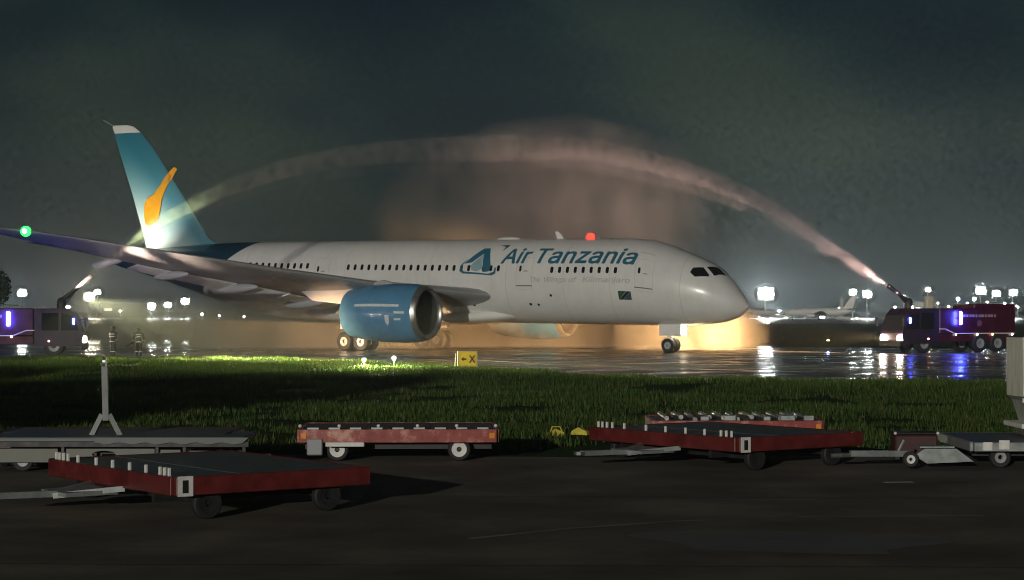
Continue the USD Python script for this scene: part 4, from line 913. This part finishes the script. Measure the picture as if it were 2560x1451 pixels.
obj('pillar', box(-.5, .5, -.4, .4, .8, at(2104, 745, 620)[2], .05), stoneb, gt); obj('base', box(-1.8, 2.8, -1, 1, 0, .79, .05), stoneb, gt)
tr = thing('tree', 'dark leafy treetop at the left edge above the fire truck', 'tree', (at(8, 800, 190)[0] - .5, 190, 0))
obj('trunk', tube([(0, 0, 0), (.1, 0, 2.0), (-.1, .1, 4.2)], [.25, .2, .12], 10), paint('bark', (.06, .045, .03), .9, .2, 5, bump=.4), tr)
lv = RNG.normal(0, 1, (900, 3)); lv /= np.linalg.norm(lv, axis=1, keepdims=True); lv *= (RNG.uniform(0, 1, (900, 1)) ** .4) * np.array([[1.3, 1.2, 1.7]]); lv += np.array([0, 0, 5.0])
LV, LF = [], []
for q in lv:
    a1 = RNG.normal(0, 1, 3); a1 /= np.linalg.norm(a1); b1 = np.cross(a1, RNG.normal(0, 1, 3)); b1 /= np.linalg.norm(b1); o = len(LV)
    LV += [q - a1 * .2, q + b1 * .1, q + a1 * .2, q - b1 * .1]; LF += [[o, o + 1, o + 2], [o, o + 2, o + 3]]
obj('crown', trimesh.Trimesh(LV, LF, process=False), paint('leaf_dark', (.03, .055, .02), .6, .3, 2), tr)

# block added unseen behind the camera, shaped to shade the left grass
tb = thing('near_building', 'added block on columns behind the camera shading the left grass', 'building', (0, -14, LOW))
for x0, x1, h in ((-100, -62, 9.9), (-61.998, -34, 10.2)):
    obj('upper_storey', box(x0, x1, -3, -.02, h, 15.3), stoneb, tb)
obj('roof', box(-100.3, -33.8, -3.3, .3, 15.302, 15.55), grey, tb)
for x in (-96, -82, -68, -54, -42, -34.5):
    obj('column', cyl((x, -1.5, 4.945), .25, 9.89, 'z', 12), grey, tb)
obj('penthouse', box(-61, -56, -2.9, -.3, 15.555, 17.3), stoneb, tb); obj('penthouse', box(-74, -69, -2.9, -.3, 15.555, 16.4), stoneb, tb); obj('penthouse', box(-44, -41, -2.9, -.3, 15.555, 16.1), stoneb, tb)  # boxes added on top to make the shadow edge uneven

# ------------------------------------------------------------------ water arch, spray and haze
def smooth_path(pts, n=40):
    p = np.array(pts); t = np.concatenate([[0], np.cumsum(np.linalg.norm(np.diff(p, axis=0), axis=1))]); u = np.linspace(0, t[-1], n)
    return np.stack([PchipInterpolator(t, p[:, k])(u) for k in range(3)], 1)


jr = smooth_path([TIPR] + [at(*q) for q in ((2050, 602, 138), (1900, 505, 140), (1750, 442, 142), (1600, 398, 144), (1450, 374, 146), (1300, 372, 148))])
jl = smooth_path([TIPL] + [at(*q) for q in ((340, 590, 130), (490, 508, 132.5), (620, 452, 135), (760, 412, 138), (900, 388, 140.5), (1100, 374, 143.5), (1290, 372, 146))])
def jet(label, path, rs, m_core, m_mist):
    t = thing('water_jet', label, 'water jet', (0, 0, 0), 0, 'water jets of the salute'); u = np.linspace(0, 1, len(path))
    r = np.interp(u, *rs); obj('core', tube(path, r, 14), m_core, t)
    obj('spray', tube(path - np.stack([0 * r, 0 * r, .35 * r], 1), r * 1.6 + .05, 16), m_mist, t)
    return t


jet('water jet arching from the right fire truck over the airliner', jr, ([0, .12, .45, .75, 1], [.13, .30, .66, .85, .9]), mist('jet_water', (.90, .84, .82), .60, 1.4, .34, .62, .1), mist('jet_mist', (.90, .84, .82), .13, 1.0, .40, .64, .1, (1, 1, .45)))
jet('water jet rising from the left fire truck across the fin', jl, ([0, .10, .45, 1], [.13, .32, .65, 1.05]), mist('jet_water_thin', (.90, .87, .84), .55, 1.1, .32, .62, .1), mist('jet_mist_thin', (.90, .86, .84), .08, 1.0, .40, .64, .1, (1, 1, .45)))


def puff(c, rad, seed, sub=4, amp=.22):
    m = trimesh.creation.icosphere(sub, 1.0); nn = meshkit.fbm(m.vertices * 1.6 + seed, 3, seed) - .5
    m.vertices = m.vertices * (1 + amp * 2 * nn)[:, None] * np.array(rad) + np.array(c)
    m.vertices[:, 2] = np.maximum(m.vertices[:, 2], .08)
    return m


def cloud(name, label, c, rad, seed, dens, scale, lo, hi, color, amp=.12, stretch=(1, 1, .5), aniso=.15):
    m = puff(c, rad, seed, amp=amp)
    tag(obj(name, m, mist(name + '_air', color, dens, scale, lo, hi, aniso, stretch, (c, np.array(rad) * 1.12))), label, 'spray', None, 'stuff')


cloud('falling_spray', 'veil of falling spray hanging behind the airliner under the arch', (at(1390, 480, 152)[0], 152, 9.0), (14.5, 5.5, 8.6), 3, .30, .42, .34, .64, (.88, .82, .76), stretch=(1, 1, .5))
cloud('ground_spray', 'low bank of spray under and behind the airliner', (-3.0, 157.0, .8), (25.0, 8.0, 4.8), 5, .5, .40, .32, .64, (.90, .84, .76), amp=.10)
cloud('nose_spray', 'curtain of falling spray just behind the nose gear', (13.0, 144.0, 1.2), (6.0, 4.5, 4.2), 6, .20, .7, .34, .64, (.90, .84, .76), amp=.10)
cloud('drifting_spray', 'thin drifting spray behind the tail at left', (-21.0, 149, .8), (17, 8.0, 5.2), 8, .30, .30, .32, .64, (.88, .85, .80))

hb = box(-3100, 3100, -170, 4100, -1.5, 60)
struct('haze', hb, mist('night_haze', (.84, .94, 1.0), .00048, aniso=.65), 'stuff', 'thin night haze over the whole airfield', 'haze')
